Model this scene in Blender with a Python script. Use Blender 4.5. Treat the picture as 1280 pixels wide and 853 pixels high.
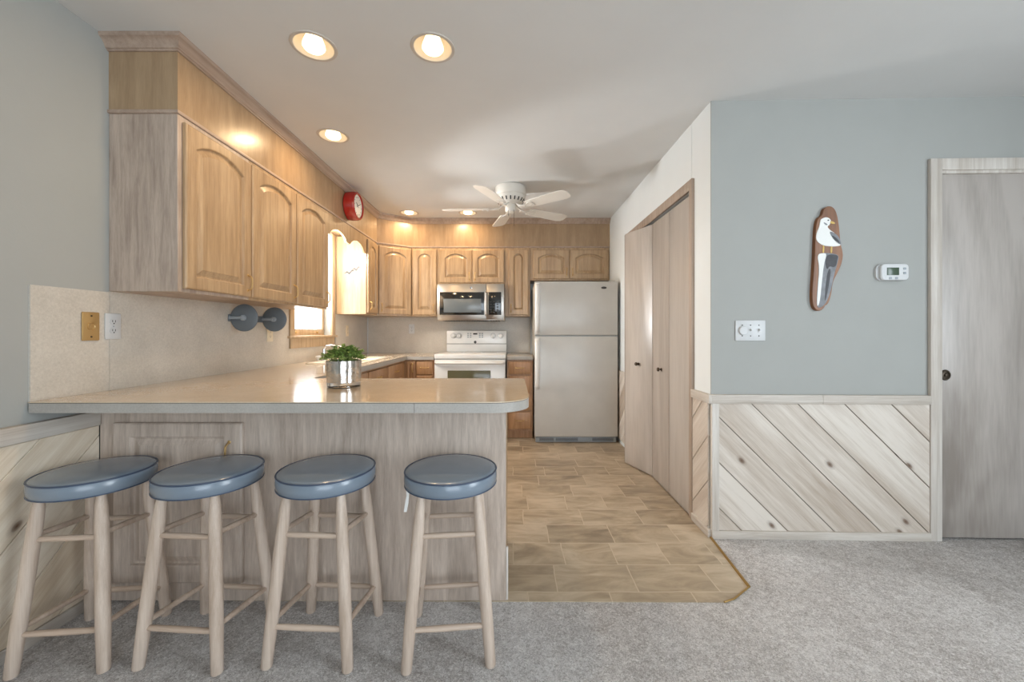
import bpy, bmesh, math, random
from mathutils import Vector, Matrix, noise

for o in list(bpy.data.objects):
    bpy.data.objects.remove(o)
SC = bpy.context.scene
COL = SC.collection
PI = math.pi

# ------------------------------------------------------------------ camera
EYE = 1.155
cd = bpy.data.cameras.new('camera')
cd.sensor_width = 36.0
cd.lens = 36.0 * 500.0 / 1280.0
cd.shift_x = -1.0 / 1280.0
cd.shift_y = -11.5 / 1280.0
cd.clip_start = 0.02
cam = bpy.data.objects.new('camera', cd)
COL.objects.link(cam)
cam.location = (0, 0, EYE)
cam.rotation_euler = (PI / 2, 0, 0)
SC.camera = cam

# ------------------------------------------------------------------ light
SC.view_settings.view_transform = 'Standard'
SC.view_settings.look = 'None'
SC.view_settings.gamma = 1.0
SC.view_settings.use_curve_mapping = False
SC.view_settings.exposure = 0.0
W = bpy.data.worlds.new('sky')
SC.world = W
W.use_nodes = True
bg = W.node_tree.nodes['Background']
bg.inputs[0].default_value = (0.86, 0.94, 1.0, 1)
bg.inputs[1].default_value = 12.0


def area(name, loc, direction, sx, sy, energy, color, spread=PI):
    d = bpy.data.lights.new(name, 'AREA')
    d.shape = 'RECTANGLE'
    d.size, d.size_y = sx, sy
    d.energy, d.color, d.spread = energy, color, spread
    o = bpy.data.objects.new(name, d)
    COL.objects.link(o)
    o.location = loc
    o.rotation_euler = Vector(direction).to_track_quat('-Z', 'Z').to_euler()
    return o


# daylight through the living room's glazed door (behind the camera) and side window
area('daylight_patio_door', (0.9, -2.93, 1.12), (0, 1, 0), 2.7, 2.0, 53, (0.86, 0.94, 1.0))
area('daylight_side_window', (3.53, -0.6, 1.45), (-1, 0, 0), 2.0, 1.3, 70, (0.88, 0.95, 1.0))
# low daylight thrown in through the kitchen window by the bright ground outside
sd = bpy.data.lights.new('window_glint', 'SPOT')
sd.energy, sd.color, sd.spot_size, sd.spot_blend, sd.shadow_soft_size = 230, (0.97, 0.99, 1.0), math.radians(110), 0.1, 0.10
so = bpy.data.objects.new('window_glint', sd)
COL.objects.link(so)
so.location = (-2.6, 3.8, 1.5)
so.rotation_euler = Vector((1, -0.2, 0.12)).to_track_quat('-Z', 'Y').to_euler()

CAN_POWER = 4.8
CAN_COLOR = (1.0, 0.70, 0.40)
SINK_LAMP_POWER = 32.0


# ------------------------------------------------------------------ materials
def nodes_of(name):
    m = bpy.data.materials.new(name)
    m.use_nodes = True
    nt = m.node_tree
    p = nt.nodes['Principled BSDF']
    return m, nt, p


def lin(c):
    return tuple(((v / 12.92) if v <= 0.04045 else ((v + 0.055) / 1.055) ** 2.4) for v in [x / 255.0 for x in c])


def N(nt, t, **kw):
    n = nt.nodes.new(t)
    for k, v in kw.items():
        setattr(n, k, v)
    return n


def plain(name, rgb, rough=0.5, metal=0.0, bump=0.0, bscale=200.0, coat=0.0, spec=0.5, vary=0.04, vscale=6.0):
    m, nt, p = nodes_of(name)
    c = lin(rgb)
    tc = N(nt, 'ShaderNodeTexCoord')
    n = N(nt, 'ShaderNodeTexNoise')
    n.inputs['Scale'].default_value = vscale
    n.inputs['Detail'].default_value = 3
    nt.links.new(tc.outputs['Object'], n.inputs['Vector'])
    r = N(nt, 'ShaderNodeValToRGB')
    r.color_ramp.elements[0].position = 0.3
    r.color_ramp.elements[1].position = 0.7
    r.color_ramp.elements[0].color = tuple(v * (1 - vary) for v in c) + (1,)
    r.color_ramp.elements[1].color = tuple(min(1, v * (1 + vary)) for v in c) + (1,)
    nt.links.new(n.outputs['Fac'], r.inputs['Fac'])
    nt.links.new(r.outputs['Color'], p.inputs['Base Color'])
    p.inputs['Roughness'].default_value = rough
    p.inputs['Metallic'].default_value = metal
    p.inputs['Specular IOR Level'].default_value = spec
    p.inputs['Coat Weight'].default_value = coat
    p.inputs['Coat Roughness'].default_value = 0.12
    if bump:
        b = N(nt, 'ShaderNodeTexNoise')
        b.inputs['Scale'].default_value = bscale
        b.inputs['Detail'].default_value = 4
        nt.links.new(tc.outputs['Object'], b.inputs['Vector'])
        bb = N(nt, 'ShaderNodeBump')
        bb.inputs['Strength'].default_value = bump
        bb.inputs['Distance'].default_value = 0.004
        nt.links.new(b.outputs['Fac'], bb.inputs['Height'])
        nt.links.new(bb.outputs['Normal'], p.inputs['Normal'])
    return m


def speckle(name, c1, c2, scale, rough, coat=0.0, bump=0.0):
    m, nt, p = nodes_of(name)
    tc = N(nt, 'ShaderNodeTexCoord')
    n = N(nt, 'ShaderNodeTexNoise')
    n.inputs['Scale'].default_value = scale
    n.inputs['Detail'].default_value = 5
    n.inputs['Roughness'].default_value = 0.75
    n2 = N(nt, 'ShaderNodeTexNoise')
    n2.inputs['Scale'].default_value = scale * 0.06
    n2.inputs['Detail'].default_value = 3
    for q in (n, n2):
        nt.links.new(tc.outputs['Object'], q.inputs['Vector'])
    a = N(nt, 'ShaderNodeMath', operation='ADD')
    mlt = N(nt, 'ShaderNodeMath', operation='MULTIPLY')
    mlt.inputs[1].default_value = 0.45
    nt.links.new(n2.outputs['Fac'], mlt.inputs[0])
    nt.links.new(n.outputs['Fac'], a.inputs[0])
    nt.links.new(mlt.outputs[0], a.inputs[1])
    r = N(nt, 'ShaderNodeValToRGB')
    r.color_ramp.elements[0].position = 0.5
    r.color_ramp.elements[1].position = 0.95
    r.color_ramp.elements[0].color = lin(c1) + (1,)
    r.color_ramp.elements[1].color = lin(c2) + (1,)
    nt.links.new(a.outputs[0], r.inputs['Fac'])
    nt.links.new(r.outputs['Color'], p.inputs['Base Color'])
    p.inputs['Roughness'].default_value = rough
    p.inputs['Coat Weight'].default_value = coat
    p.inputs['Coat Roughness'].default_value = 0.08
    if bump:
        bb = N(nt, 'ShaderNodeBump')
        bb.inputs['Strength'].default_value = bump
        bb.inputs['Distance'].default_value = 0.002
        nt.links.new(n.outputs['Fac'], bb.inputs['Height'])
        nt.links.new(bb.outputs['Normal'], p.inputs['Normal'])
    return m


def wood(name, light, dark, along, across, rough=0.42, island=False, knots=False, fine=38.0, stretch=1.6, tone=0.0, coat=0.0, big=0.5):
    """grain that runs along one direction of the object"""
    m, nt, p = nodes_of(name)
    L = nt.links
    al, ac = Vector(along).normalized(), Vector(across).normalized()
    nr = al.cross(ac)
    tc = N(nt, 'ShaderNodeTexCoord')

    def dot(v):
        d = N(nt, 'ShaderNodeVectorMath', operation='DOT_PRODUCT')
        d.inputs[1].default_value = v
        L.new(tc.outputs['Object'], d.inputs[0])
        return d.outputs['Value']
    if island:
        g = N(nt, 'ShaderNodeNewGeometry')
        rnd = g.outputs['Random Per Island']
    else:
        g = N(nt, 'ShaderNodeObjectInfo')
        rnd = g.outputs['Random']
    off = N(nt, 'ShaderNodeMath', operation='MULTIPLY')
    off.inputs[1].default_value = 37.0
    L.new(rnd, off.inputs[0])
    da = N(nt, 'ShaderNodeMath', operation='ADD')
    L.new(dot(al), da.inputs[0])
    L.new(off.outputs[0], da.inputs[1])
    comb = N(nt, 'ShaderNodeCombineXYZ')
    L.new(da.outputs[0], comb.inputs[0])
    L.new(dot(ac), comb.inputs[1])
    L.new(dot(nr), comb.inputs[2])

    def tex(sa, sc, det, dist=0.0, rg=0.6):
        mp = N(nt, 'ShaderNodeVectorMath', operation='MULTIPLY')
        mp.inputs[1].default_value = (sa, sc, sc)
        L.new(comb.outputs[0], mp.inputs[0])
        t = N(nt, 'ShaderNodeTexNoise')
        t.inputs['Scale'].default_value = 1.0
        t.inputs['Detail'].default_value = det
        t.inputs['Distortion'].default_value = dist
        t.inputs['Roughness'].default_value = rg
        L.new(mp.outputs[0], t.inputs['Vector'])
        return t.outputs['Fac']
    f1 = tex(stretch, fine, 5, 0.4)
    f2 = tex(stretch * 0.4, fine * 0.16, 3, 1.2)
    f3 = tex(stretch * 6, fine * 7, 2)

    def mul(s, k):
        q = N(nt, 'ShaderNodeMath', operation='MULTIPLY')
        L.new(s, q.inputs[0])
        q.inputs[1].default_value = k
        return q.outputs[0]

    def add(a, b):
        q = N(nt, 'ShaderNodeMath', operation='ADD')
        L.new(a, q.inputs[0])
        L.new(b, q.inputs[1])
        return q.outputs[0]
    s = add(add(mul(f1, 0.85 - big * 0.5), mul(f2, big)), mul(f3, 0.25))
    if tone:
        s = add(s, mul(rnd, tone))
        shift = N(nt, 'ShaderNodeMath', operation='SUBTRACT')
        L.new(s, shift.inputs[0])
        shift.inputs[1].default_value = tone * 0.5
        s = shift.outputs[0]
    r = N(nt, 'ShaderNodeValToRGB')
    mid = 0.5 * (0.85 - big * 0.5 + big + 0.25)
    r.color_ramp.elements[0].position = mid - 0.19
    r.color_ramp.elements[1].position = mid + 0.17
    r.color_ramp.elements[0].color = lin(dark) + (1,)
    r.color_ramp.elements[1].color = lin(light) + (1,)
    L.new(s, r.inputs['Fac'])
    colour = r.outputs['Color']
    if knots:
        mp = N(nt, 'ShaderNodeVectorMath', operation='MULTIPLY')
        mp.inputs[1].default_value = (3.6, 6.5, 1.0)
        L.new(comb.outputs[0], mp.inputs[0])
        v = N(nt, 'ShaderNodeTexVoronoi')
        v.inputs['Scale'].default_value = 1.0
        v.voronoi_dimensions = '2D'
        L.new(mp.outputs[0], v.inputs['Vector'])
        kr = N(nt, 'ShaderNodeValToRGB')
        e = kr.color_ramp.elements
        e[0].position, e[0].color = 0.0, (0.0, 0, 0, 1)
        e[1].position, e[1].color = 0.15, (1, 1, 1, 1)
        q = e.new(0.06)
        q.color = (0.35, 0.35, 0.35, 1)
        q = e.new(0.085)
        q.color = (0.75, 0.75, 0.75, 1)
        L.new(v.outputs['Distance'], kr.inputs['Fac'])
        sep = N(nt, 'ShaderNodeSeparateColor')
        L.new(v.outputs['Color'], sep.inputs[0])
        gate = N(nt, 'ShaderNodeMath', operation='GREATER_THAN')
        gate.inputs[1].default_value = 0.28
        L.new(sep.outputs[0], gate.inputs[0])
        mx = N(nt, 'ShaderNodeMath', operation='MAXIMUM')
        L.new(kr.outputs['Color'], mx.inputs[0])
        L.new(gate.outputs[0], mx.inputs[1])
        mixn = N(nt, 'ShaderNodeMix', data_type='RGBA')
        mixn.inputs[6].default_value = lin((92, 62, 38)) + (1,)
        L.new(mx.outputs[0], mixn.inputs[0])
        L.new(colour, mixn.inputs[7])
        colour = mixn.outputs[2]
    L.new(colour, p.inputs['Base Color'])
    p.inputs['Roughness'].default_value = rough
    p.inputs['Coat Weight'].default_value = coat
    p.inputs['Coat Roughness'].default_value = 0.2
    bb = N(nt, 'ShaderNodeBump')
    bb.inputs['Strength'].default_value = 0.12
    bb.inputs['Distance'].default_value = 0.002
    L.new(f1, bb.inputs['Height'])
    L.new(bb.outputs['Normal'], p.inputs['Normal'])
    return m


def emit(name, rgb, strength):
    m, nt, p = nodes_of(name)
    p.inputs['Base Color'].default_value = lin(rgb) + (1,)
    p.inputs['Emission Color'].default_value = lin(rgb) + (1,)
    p.inputs['Emission Strength'].default_value = strength
    return m


def thin_glass(name):
    m, nt, p = nodes_of(name)
    nt.nodes.remove(p)
    out = nt.nodes['Material Output']
    t = N(nt, 'ShaderNodeBsdfTransparent')
    g = N(nt, 'ShaderNodeBsdfGlossy')
    g.inputs['Roughness'].default_value = 0.02
    fr = N(nt, 'ShaderNodeFresnel')
    fr.inputs['IOR'].default_value = 1.3
    mx = N(nt, 'ShaderNodeMixShader')
    geo = N(nt, 'ShaderNodeNewGeometry')
    front = N(nt, 'ShaderNodeMath', operation='SUBTRACT')
    front.inputs[0].default_value = 1.0
    nt.links.new(geo.outputs['Backfacing'], front.inputs[1])
    fac = N(nt, 'ShaderNodeMath', operation='MULTIPLY')
    nt.links.new(fr.outputs[0], fac.inputs[0])
    nt.links.new(front.outputs[0], fac.inputs[1])
    nt.links.new(fac.outputs[0], mx.inputs[0])
    nt.links.new(t.outputs[0], mx.inputs[1])
    nt.links.new(g.outputs[0], mx.inputs[2])
    nt.links.new(mx.outputs[0], out.inputs['Surface'])
    return m


def vinyl_tiles(name):
    m, nt, p = nodes_of(name)
    L = nt.links
    tc = N(nt, 'ShaderNodeTexCoord')
    mp = N(nt, 'ShaderNodeMapping')
    mp.inputs['Location'].default_value = (0.11, 0.09, 0)
    L.new(tc.outputs['Object'], mp.inputs['Vector'])
    wob = N(nt, 'ShaderNodeTexNoise')
    wob.inputs['Scale'].default_value = 9
    L.new(tc.outputs['Object'], wob.inputs['Vector'])
    wsub = N(nt, 'ShaderNodeVectorMath', operation='MULTIPLY_ADD')
    wsub.inputs[1].default_value = (0.012, 0.012, 0)
    L.new(wob.outputs['Color'], wsub.inputs[0])
    L.new(mp.outputs[0], wsub.inputs[2])
    b = N(nt, 'ShaderNodeTexBrick')
    b.offset, b.offset_frequency, b.squash, b.squash_frequency = 0.37, 2, 0.72, 3
    b.inputs['Scale'].default_value = 1.0
    b.inputs['Brick Width'].default_value = 0.36
    b.inputs['Row Height'].default_value = 0.205
    b.inputs['Mortar Size'].default_value = 0.0035
    b.inputs['Mortar Smooth'].default_value = 0.6
    b.inputs['Color1'].default_value = (0, 0, 0, 1)
    b.inputs['Color2'].default_value = (1, 1, 1, 1)
    b.inputs['Mortar'].default_value = (0.5, 0.5, 0.5, 1)
    L.new(wsub.outputs[0], b.inputs['Vector'])
    # streaky stone clouds, shifted in every tile
    st = N(nt, 'ShaderNodeVectorMath', operation='MULTIPLY')
    st.inputs[1].default_value = (3.2, 8.5, 1)
    L.new(mp.outputs[0], st.inputs[0])
    bo = N(nt, 'ShaderNodeVectorMath', operation='MULTIPLY_ADD')
    bo.inputs[1].default_value = (9, 13, 0)
    L.new(b.outputs['Color'], bo.inputs[0])
    L.new(st.outputs[0], bo.inputs[2])
    n = N(nt, 'ShaderNodeTexNoise')
    n.inputs['Scale'].default_value = 1.0
    n.inputs['Detail'].default_value = 7
    n.inputs['Roughness'].default_value = 0.62
    n.inputs['Distortion'].default_value = 1.0
    L.new(bo.outputs[0], n.inputs['Vector'])
    sep = N(nt, 'ShaderNodeSeparateColor')
    L.new(b.outputs['Color'], sep.inputs[0])
    ma = N(nt, 'ShaderNodeMath', operation='MULTIPLY_ADD')
    ma.inputs[1].default_value = 0.16
    L.new(sep.outputs[0], ma.inputs[0])
    L.new(n.outputs['Fac'], ma.inputs[2])
    r = N(nt, 'ShaderNodeValToRGB')
    e = r.color_ramp.elements
    e[0].position, e[0].color = 0.36, lin((138, 123, 104)) + (1,)
    e[1].position, e[1].color = 0.78, lin((198, 182, 159)) + (1,)
    q = e.new(0.56)
    q.color = lin((172, 155, 131)) + (1,)
    L.new(ma.outputs[0], r.inputs['Fac'])
    mx = N(nt, 'ShaderNodeMix', data_type='RGBA')
    mx.inputs[7].default_value = lin((205, 190, 166)) + (1,)
    mm = N(nt, 'ShaderNodeMath', operation='MULTIPLY')
    mm.inputs[1].default_value = 0.75
    L.new(b.outputs['Fac'], mm.inputs[0])
    L.new(mm.outputs[0], mx.inputs[0])
    L.new(r.outputs['Color'], mx.inputs[6])
    L.new(mx.outputs[2], p.inputs['Base Color'])
    p.inputs['Roughness'].default_value = 0.38
    bb = N(nt, 'ShaderNodeBump')
    bb.inputs['Strength'].default_value = 0.15
    bb.inputs['Distance'].default_value = 0.003
    L.new(n.outputs['Fac'], bb.inputs['Height'])
    L.new(bb.outputs['Normal'], p.inputs['Normal'])
    return m


def carpet(name):
    m, nt, p = nodes_of(name)
    L = nt.links
    tc = N(nt, 'ShaderNodeTexCoord')
    n1 = N(nt, 'ShaderNodeTexNoise')
    n1.inputs['Scale'].default_value = 130
    n1.inputs['Detail'].default_value = 4
    n1.inputs['Roughness'].default_value = 0.7
    n1.inputs['Distortion'].default_value = 1.2
    n2 = N(nt, 'ShaderNodeTexNoise')
    n2.inputs['Scale'].default_value = 2.2
    n2.inputs['Detail'].default_value = 3
    n3 = N(nt, 'ShaderNodeTexNoise')
    n3.inputs['Scale'].default_value = 28
    n3.inputs['Detail'].default_value = 3
    for q in (n1, n2, n3):
        L.new(tc.outputs['Object'], q.inputs['Vector'])
    a = N(nt, 'ShaderNodeMath', operation='MULTIPLY_ADD')
    a.inputs[1].default_value = 0.25
    L.new(n2.outputs['Fac'], a.inputs[0])
    L.new(n1.outputs['Fac'], a.inputs[2])
    a2 = N(nt, 'ShaderNodeMath', operation='MULTIPLY_ADD')
    a2.inputs[1].default_value = 0.22
    L.new(n3.outputs['Fac'], a2.inputs[0])
    L.new(a.outputs[0], a2.inputs[2])
    r = N(nt, 'ShaderNodeValToRGB')
    e = r.color_ramp.elements
    e[0].position, e[0].color = 0.60, lin((180, 172, 166)) + (1,)
    e[1].position, e[1].color = 0.87, lin((255, 251, 248)) + (1,)
    L.new(a2.outputs[0], r.inputs['Fac'])
    L.new(r.outputs['Color'], p.inputs['Base Color'])
    p.inputs['Roughness'].default_value = 0.95
    p.inputs['Specular IOR Level'].default_value = 0.1
    bb = N(nt, 'ShaderNodeBump')
    bb.inputs['Strength'].default_value = 0.9
    bb.inputs['Distance'].default_value = 0.016
    L.new(a2.outputs[0], bb.inputs['Height'])
    L.new(bb.outputs['Normal'], p.inputs['Normal'])
    return m


X_, Y_, Z_ = (1, 0, 0), (0, 1, 0), (0, 0, 1)
M = {}
M['wall'] = plain('wall_paint', (166, 167, 163), 0.75, bump=0.06, bscale=140, vary=0.012)
M['wall_lit'] = plain('wall_paint_lit', (226, 230, 230), 0.7, bump=0.06, bscale=140, vary=0.012)  # wall paint lightened: window light on the kitchen walls put into the colour
M['ceiling'] = plain('ceiling_paint', (214, 214, 212), 0.85, bump=0.05, bscale=90, vary=0.012)
OAK_L, OAK_D = (192, 164, 129), (148, 120, 89)
GREY_L, GREY_D = (190, 174, 158), (158, 140, 125)
M['oak_v'] = wood('oak_vertical', OAK_L, OAK_D, Z_, X_, 0.36, coat=0.15, stretch=2.6, fine=46)
M['oak_x'] = wood('oak_along_width', OAK_L, OAK_D, X_, Z_, 0.36)
M['oak_y'] = wood('oak_along_depth', OAK_L, OAK_D, Y_, Z_, 0.36)
M['base_oak'] = wood('base_cabinet_oak', (186, 145, 106), (150, 110, 76), Z_, X_, 0.38, stretch=2.6, fine=46)
M['soffit'] = wood('oak_soffit_veneer', (178, 151, 119), (148, 121, 91), Z_, X_, 0.34, fine=26, stretch=3, coat=0.25)
M['grey_v'] = wood('pickled_oak_cool_lit', (196, 178, 162), (150, 132, 118), Z_, X_, 0.45, fine=55, stretch=4.5, big=0.5)  # pickled oak greyed: cool daylight on the end panel put into the colour
M['peninsula'] = wood('peninsula_oak_cool_lit', (214, 198, 184), (168, 151, 137), Z_, X_, 0.45, fine=55, stretch=4.5, big=0.5)  # pickled oak greyed and lightened, daylight on the peninsula put into the colour
M['grey_x'] = wood('pickled_oak_along_width', GREY_L, GREY_D, X_, Z_, 0.45)
M['crown'] = wood('crown_oak', (186, 165, 148), (150, 128, 112), Y_, Z_, 0.45)
M['crown_back'] = M['crown']
PINE_L, PINE_D = (218, 209, 198), (176, 160, 144)
s2 = math.sqrt(0.5)
M['plank_right'] = wood('planks_right', PINE_L, PINE_D, (s2, 0, -s2), (s2, 0, s2), 0.5, True, True, fine=34, stretch=1.6, tone=0.24, big=0.62)
M['plank_side'] = wood('planks_side', PINE_L, PINE_D, (0, s2, -s2), (0, s2, s2), 0.5, True, True, fine=22, stretch=1.1, tone=0.22, big=0.75)
M['plank_left'] = wood('planks_left', (238, 226, 208), (204, 184, 158), (0, s2, s2), (0, s2, -s2), 0.5, True, True, fine=34, stretch=1.6, tone=0.12, big=0.6)
M['pine_v'] = wood('pine_trim_upright', (216, 210, 202), (178, 167, 155), Z_, X_, 0.5, fine=45)
M['pine_x'] = wood('pine_trim_along_width', (212, 205, 196), (172, 160, 147), X_, Z_, 0.5, fine=45, knots=False)
M['pine_y'] = wood('pine_trim_along_depth', (212, 205, 196), (172, 160, 147), Y_, Z_, 0.5, fine=45)
M['door'] = wood('door_veneer', (186, 178, 171), (142, 133, 125), Z_, X_, 0.3, fine=8, stretch=0.9, big=1.1)
M['bifold'] = wood('bifold_veneer', (186, 177, 168), (150, 139, 128), Z_, Y_, 0.36, fine=10, stretch=0.7, big=0.9, coat=0.1)
M['casing'] = wood('casing_oak', (186, 168, 152), (146, 128, 112), Z_, X_, 0.45)
M['window_wood'] = wood('window_pine', (206, 180, 146), (170, 142, 110), Z_, Y_, 0.4)
M['stool_wood'] = wood('stool_whitewashed_wood', (214, 197, 182), (176, 155, 137), Z_, X_, 0.4, fine=60)
M['stool_rung'] = wood('stool_rung_wood', (208, 188, 170), (172, 149, 130), X_, Z_, 0.4, fine=60)
M['counter'] = speckle('counter_laminate', (196, 176, 150), (214, 196, 172), 160, 0.2, coat=0.5)
M['counter_edge_cool_lit'] = speckle('counter_laminate_cool_lit', (160, 155, 148), (180, 175, 168), 160, 0.4)  # same laminate as the top, greyed: cool daylight put into the colour
M['seam'] = plain('dark_seam', (70, 62, 55), 0.6)
M['backsplash'] = speckle('backsplash_laminate', (186, 179, 168), (212, 205, 194), 120, 0.4, coat=0.1)
M['vinyl'] = vinyl_tiles('vinyl_stone_tiles')
M['carpet'] = carpet('cut_pile_carpet')
M['seat'] = plain('blue_grey_vinyl', (122, 135, 148), 0.26, bump=0.04, bscale=300, vary=0.05, coat=0.3)
M['piping'] = plain('dark_blue_piping', (62, 76, 98), 0.4)
M['white'] = plain('white_plastic', (206, 207, 207), 0.35)
M['enamel'] = plain('white_enamel', (228, 228, 226), 0.22, coat=0.3)
M['fridge'] = plain('off_white_fridge_enamel', (197, 195, 189), 0.3, bump=0.03, bscale=400, coat=0.15)
M['almond'] = plain('almond_plastic', (226, 212, 186), 0.4)
M['chrome'] = plain('chrome', (210, 212, 214), 0.12, 1.0)
M['steel'] = plain('brushed_steel', (188, 182, 174), 0.28, 1.0)
M['brass'] = plain('aged_brass', (202, 170, 118), 0.35, 0.85)
M['plate_brass'] = plain('brass_wall_plate', (190, 158, 106), 0.45, 0.5)
M['dark'] = plain('dark_plastic', (38, 38, 40), 0.4)
M['slot'] = plain('dark_slot', (60, 60, 62), 0.6)
M['black_glass'] = plain('black_glass', (26, 30, 32), 0.06, coat=0.5)
M['oven_glass'] = plain('smoked_oven_glass', (96, 92, 66), 0.12)
M['grey_metal'] = plain('blue_grey_enamel', (104, 112, 118), 0.4)
M['grey_light'] = plain('light_grey_plastic', (150, 158, 164), 0.35)
M['red'] = plain('red_clock_plastic', (160, 34, 26), 0.25, coat=0.3)
M['clock_face'] = plain('clock_paper', (232, 230, 224), 0.5)
M['fan_white'] = plain('white_fan_metal', (220, 216, 208), 0.4)
M['fan_blade'] = plain('cream_fan_blade', (230, 226, 218), 0.4)
M['bronze'] = plain('dark_bronze', (84, 74, 64), 0.35, 0.8)
M['gold'] = plain('gold_floor_strip', (170, 138, 84), 0.35, 0.7)
M['driftwood'] = wood('brown_plaque_wood', (148, 98, 60), (104, 64, 36), Z_, X_, 0.4, fine=40)
M['paint_white'] = plain('white_paint', (236, 236, 232), 0.5)
M['paint_grey'] = plain('grey_paint', (126, 128, 132), 0.5, vary=0.25, vscale=30)
M['paint_dark'] = plain('charcoal_paint', (58, 58, 62), 0.5, vary=0.25, vscale=40)
M['paint_yellow'] = plain('yellow_paint', (206, 172, 92), 0.5)
M['lcd'] = plain('green_lcd', (72, 88, 72), 0.2)
M['silver_glass'] = plain('mercury_glass', (206, 202, 196), 0.16, 1.0, bump=0.5, bscale=22, vary=0.15, vscale=25)
M['leaf'] = plain('leaf_green', (122, 146, 76), 0.45, vary=0.6, vscale=55)
M['soil'] = plain('potting_soil', (60, 46, 34), 0.9)
M['sink'] = plain('cream_sink_enamel', (232, 222, 204), 0.2, coat=0.4)
M['glass'] = thin_glass('window_glass')
M['opal'] = emit('lit_opal_glass', (255, 246, 226), 5.0)
M['bulb'] = emit('lit_flood_bulb', (255, 232, 190), 3.0)
M['can_inside'] = plain('can_reflector', (196, 188, 178), 0.5)
M['pane_lit'] = emit('daylit_pane', (225, 240, 255), 1.6)
g = bpy.data.materials.new('clear_glass')
g.use_nodes = True
gp = g.node_tree.nodes['Principled BSDF']
gp.inputs['Transmission Weight'].default_value = 1.0
gp.inputs['Roughness'].default_value = 0.02
gp.inputs['IOR'].default_value = 1.45
M['clear_glass'] = g


# ------------------------------------------------------------------ mesh helpers
def frame(origin, angle):
    """local (u along, v up, w out) -> world; w = u x up"""
    u = Vector((math.cos(angle), math.sin(angle), 0))
    v = Vector((0, 0, 1))
    w = u.cross(v)
    m = Matrix.Identity(4)
    for i in range(3):
        m[i][0], m[i][1], m[i][2], m[i][3] = u[i], v[i], w[i], origin[i]
    return m


ID = Matrix.Identity(4)


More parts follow.
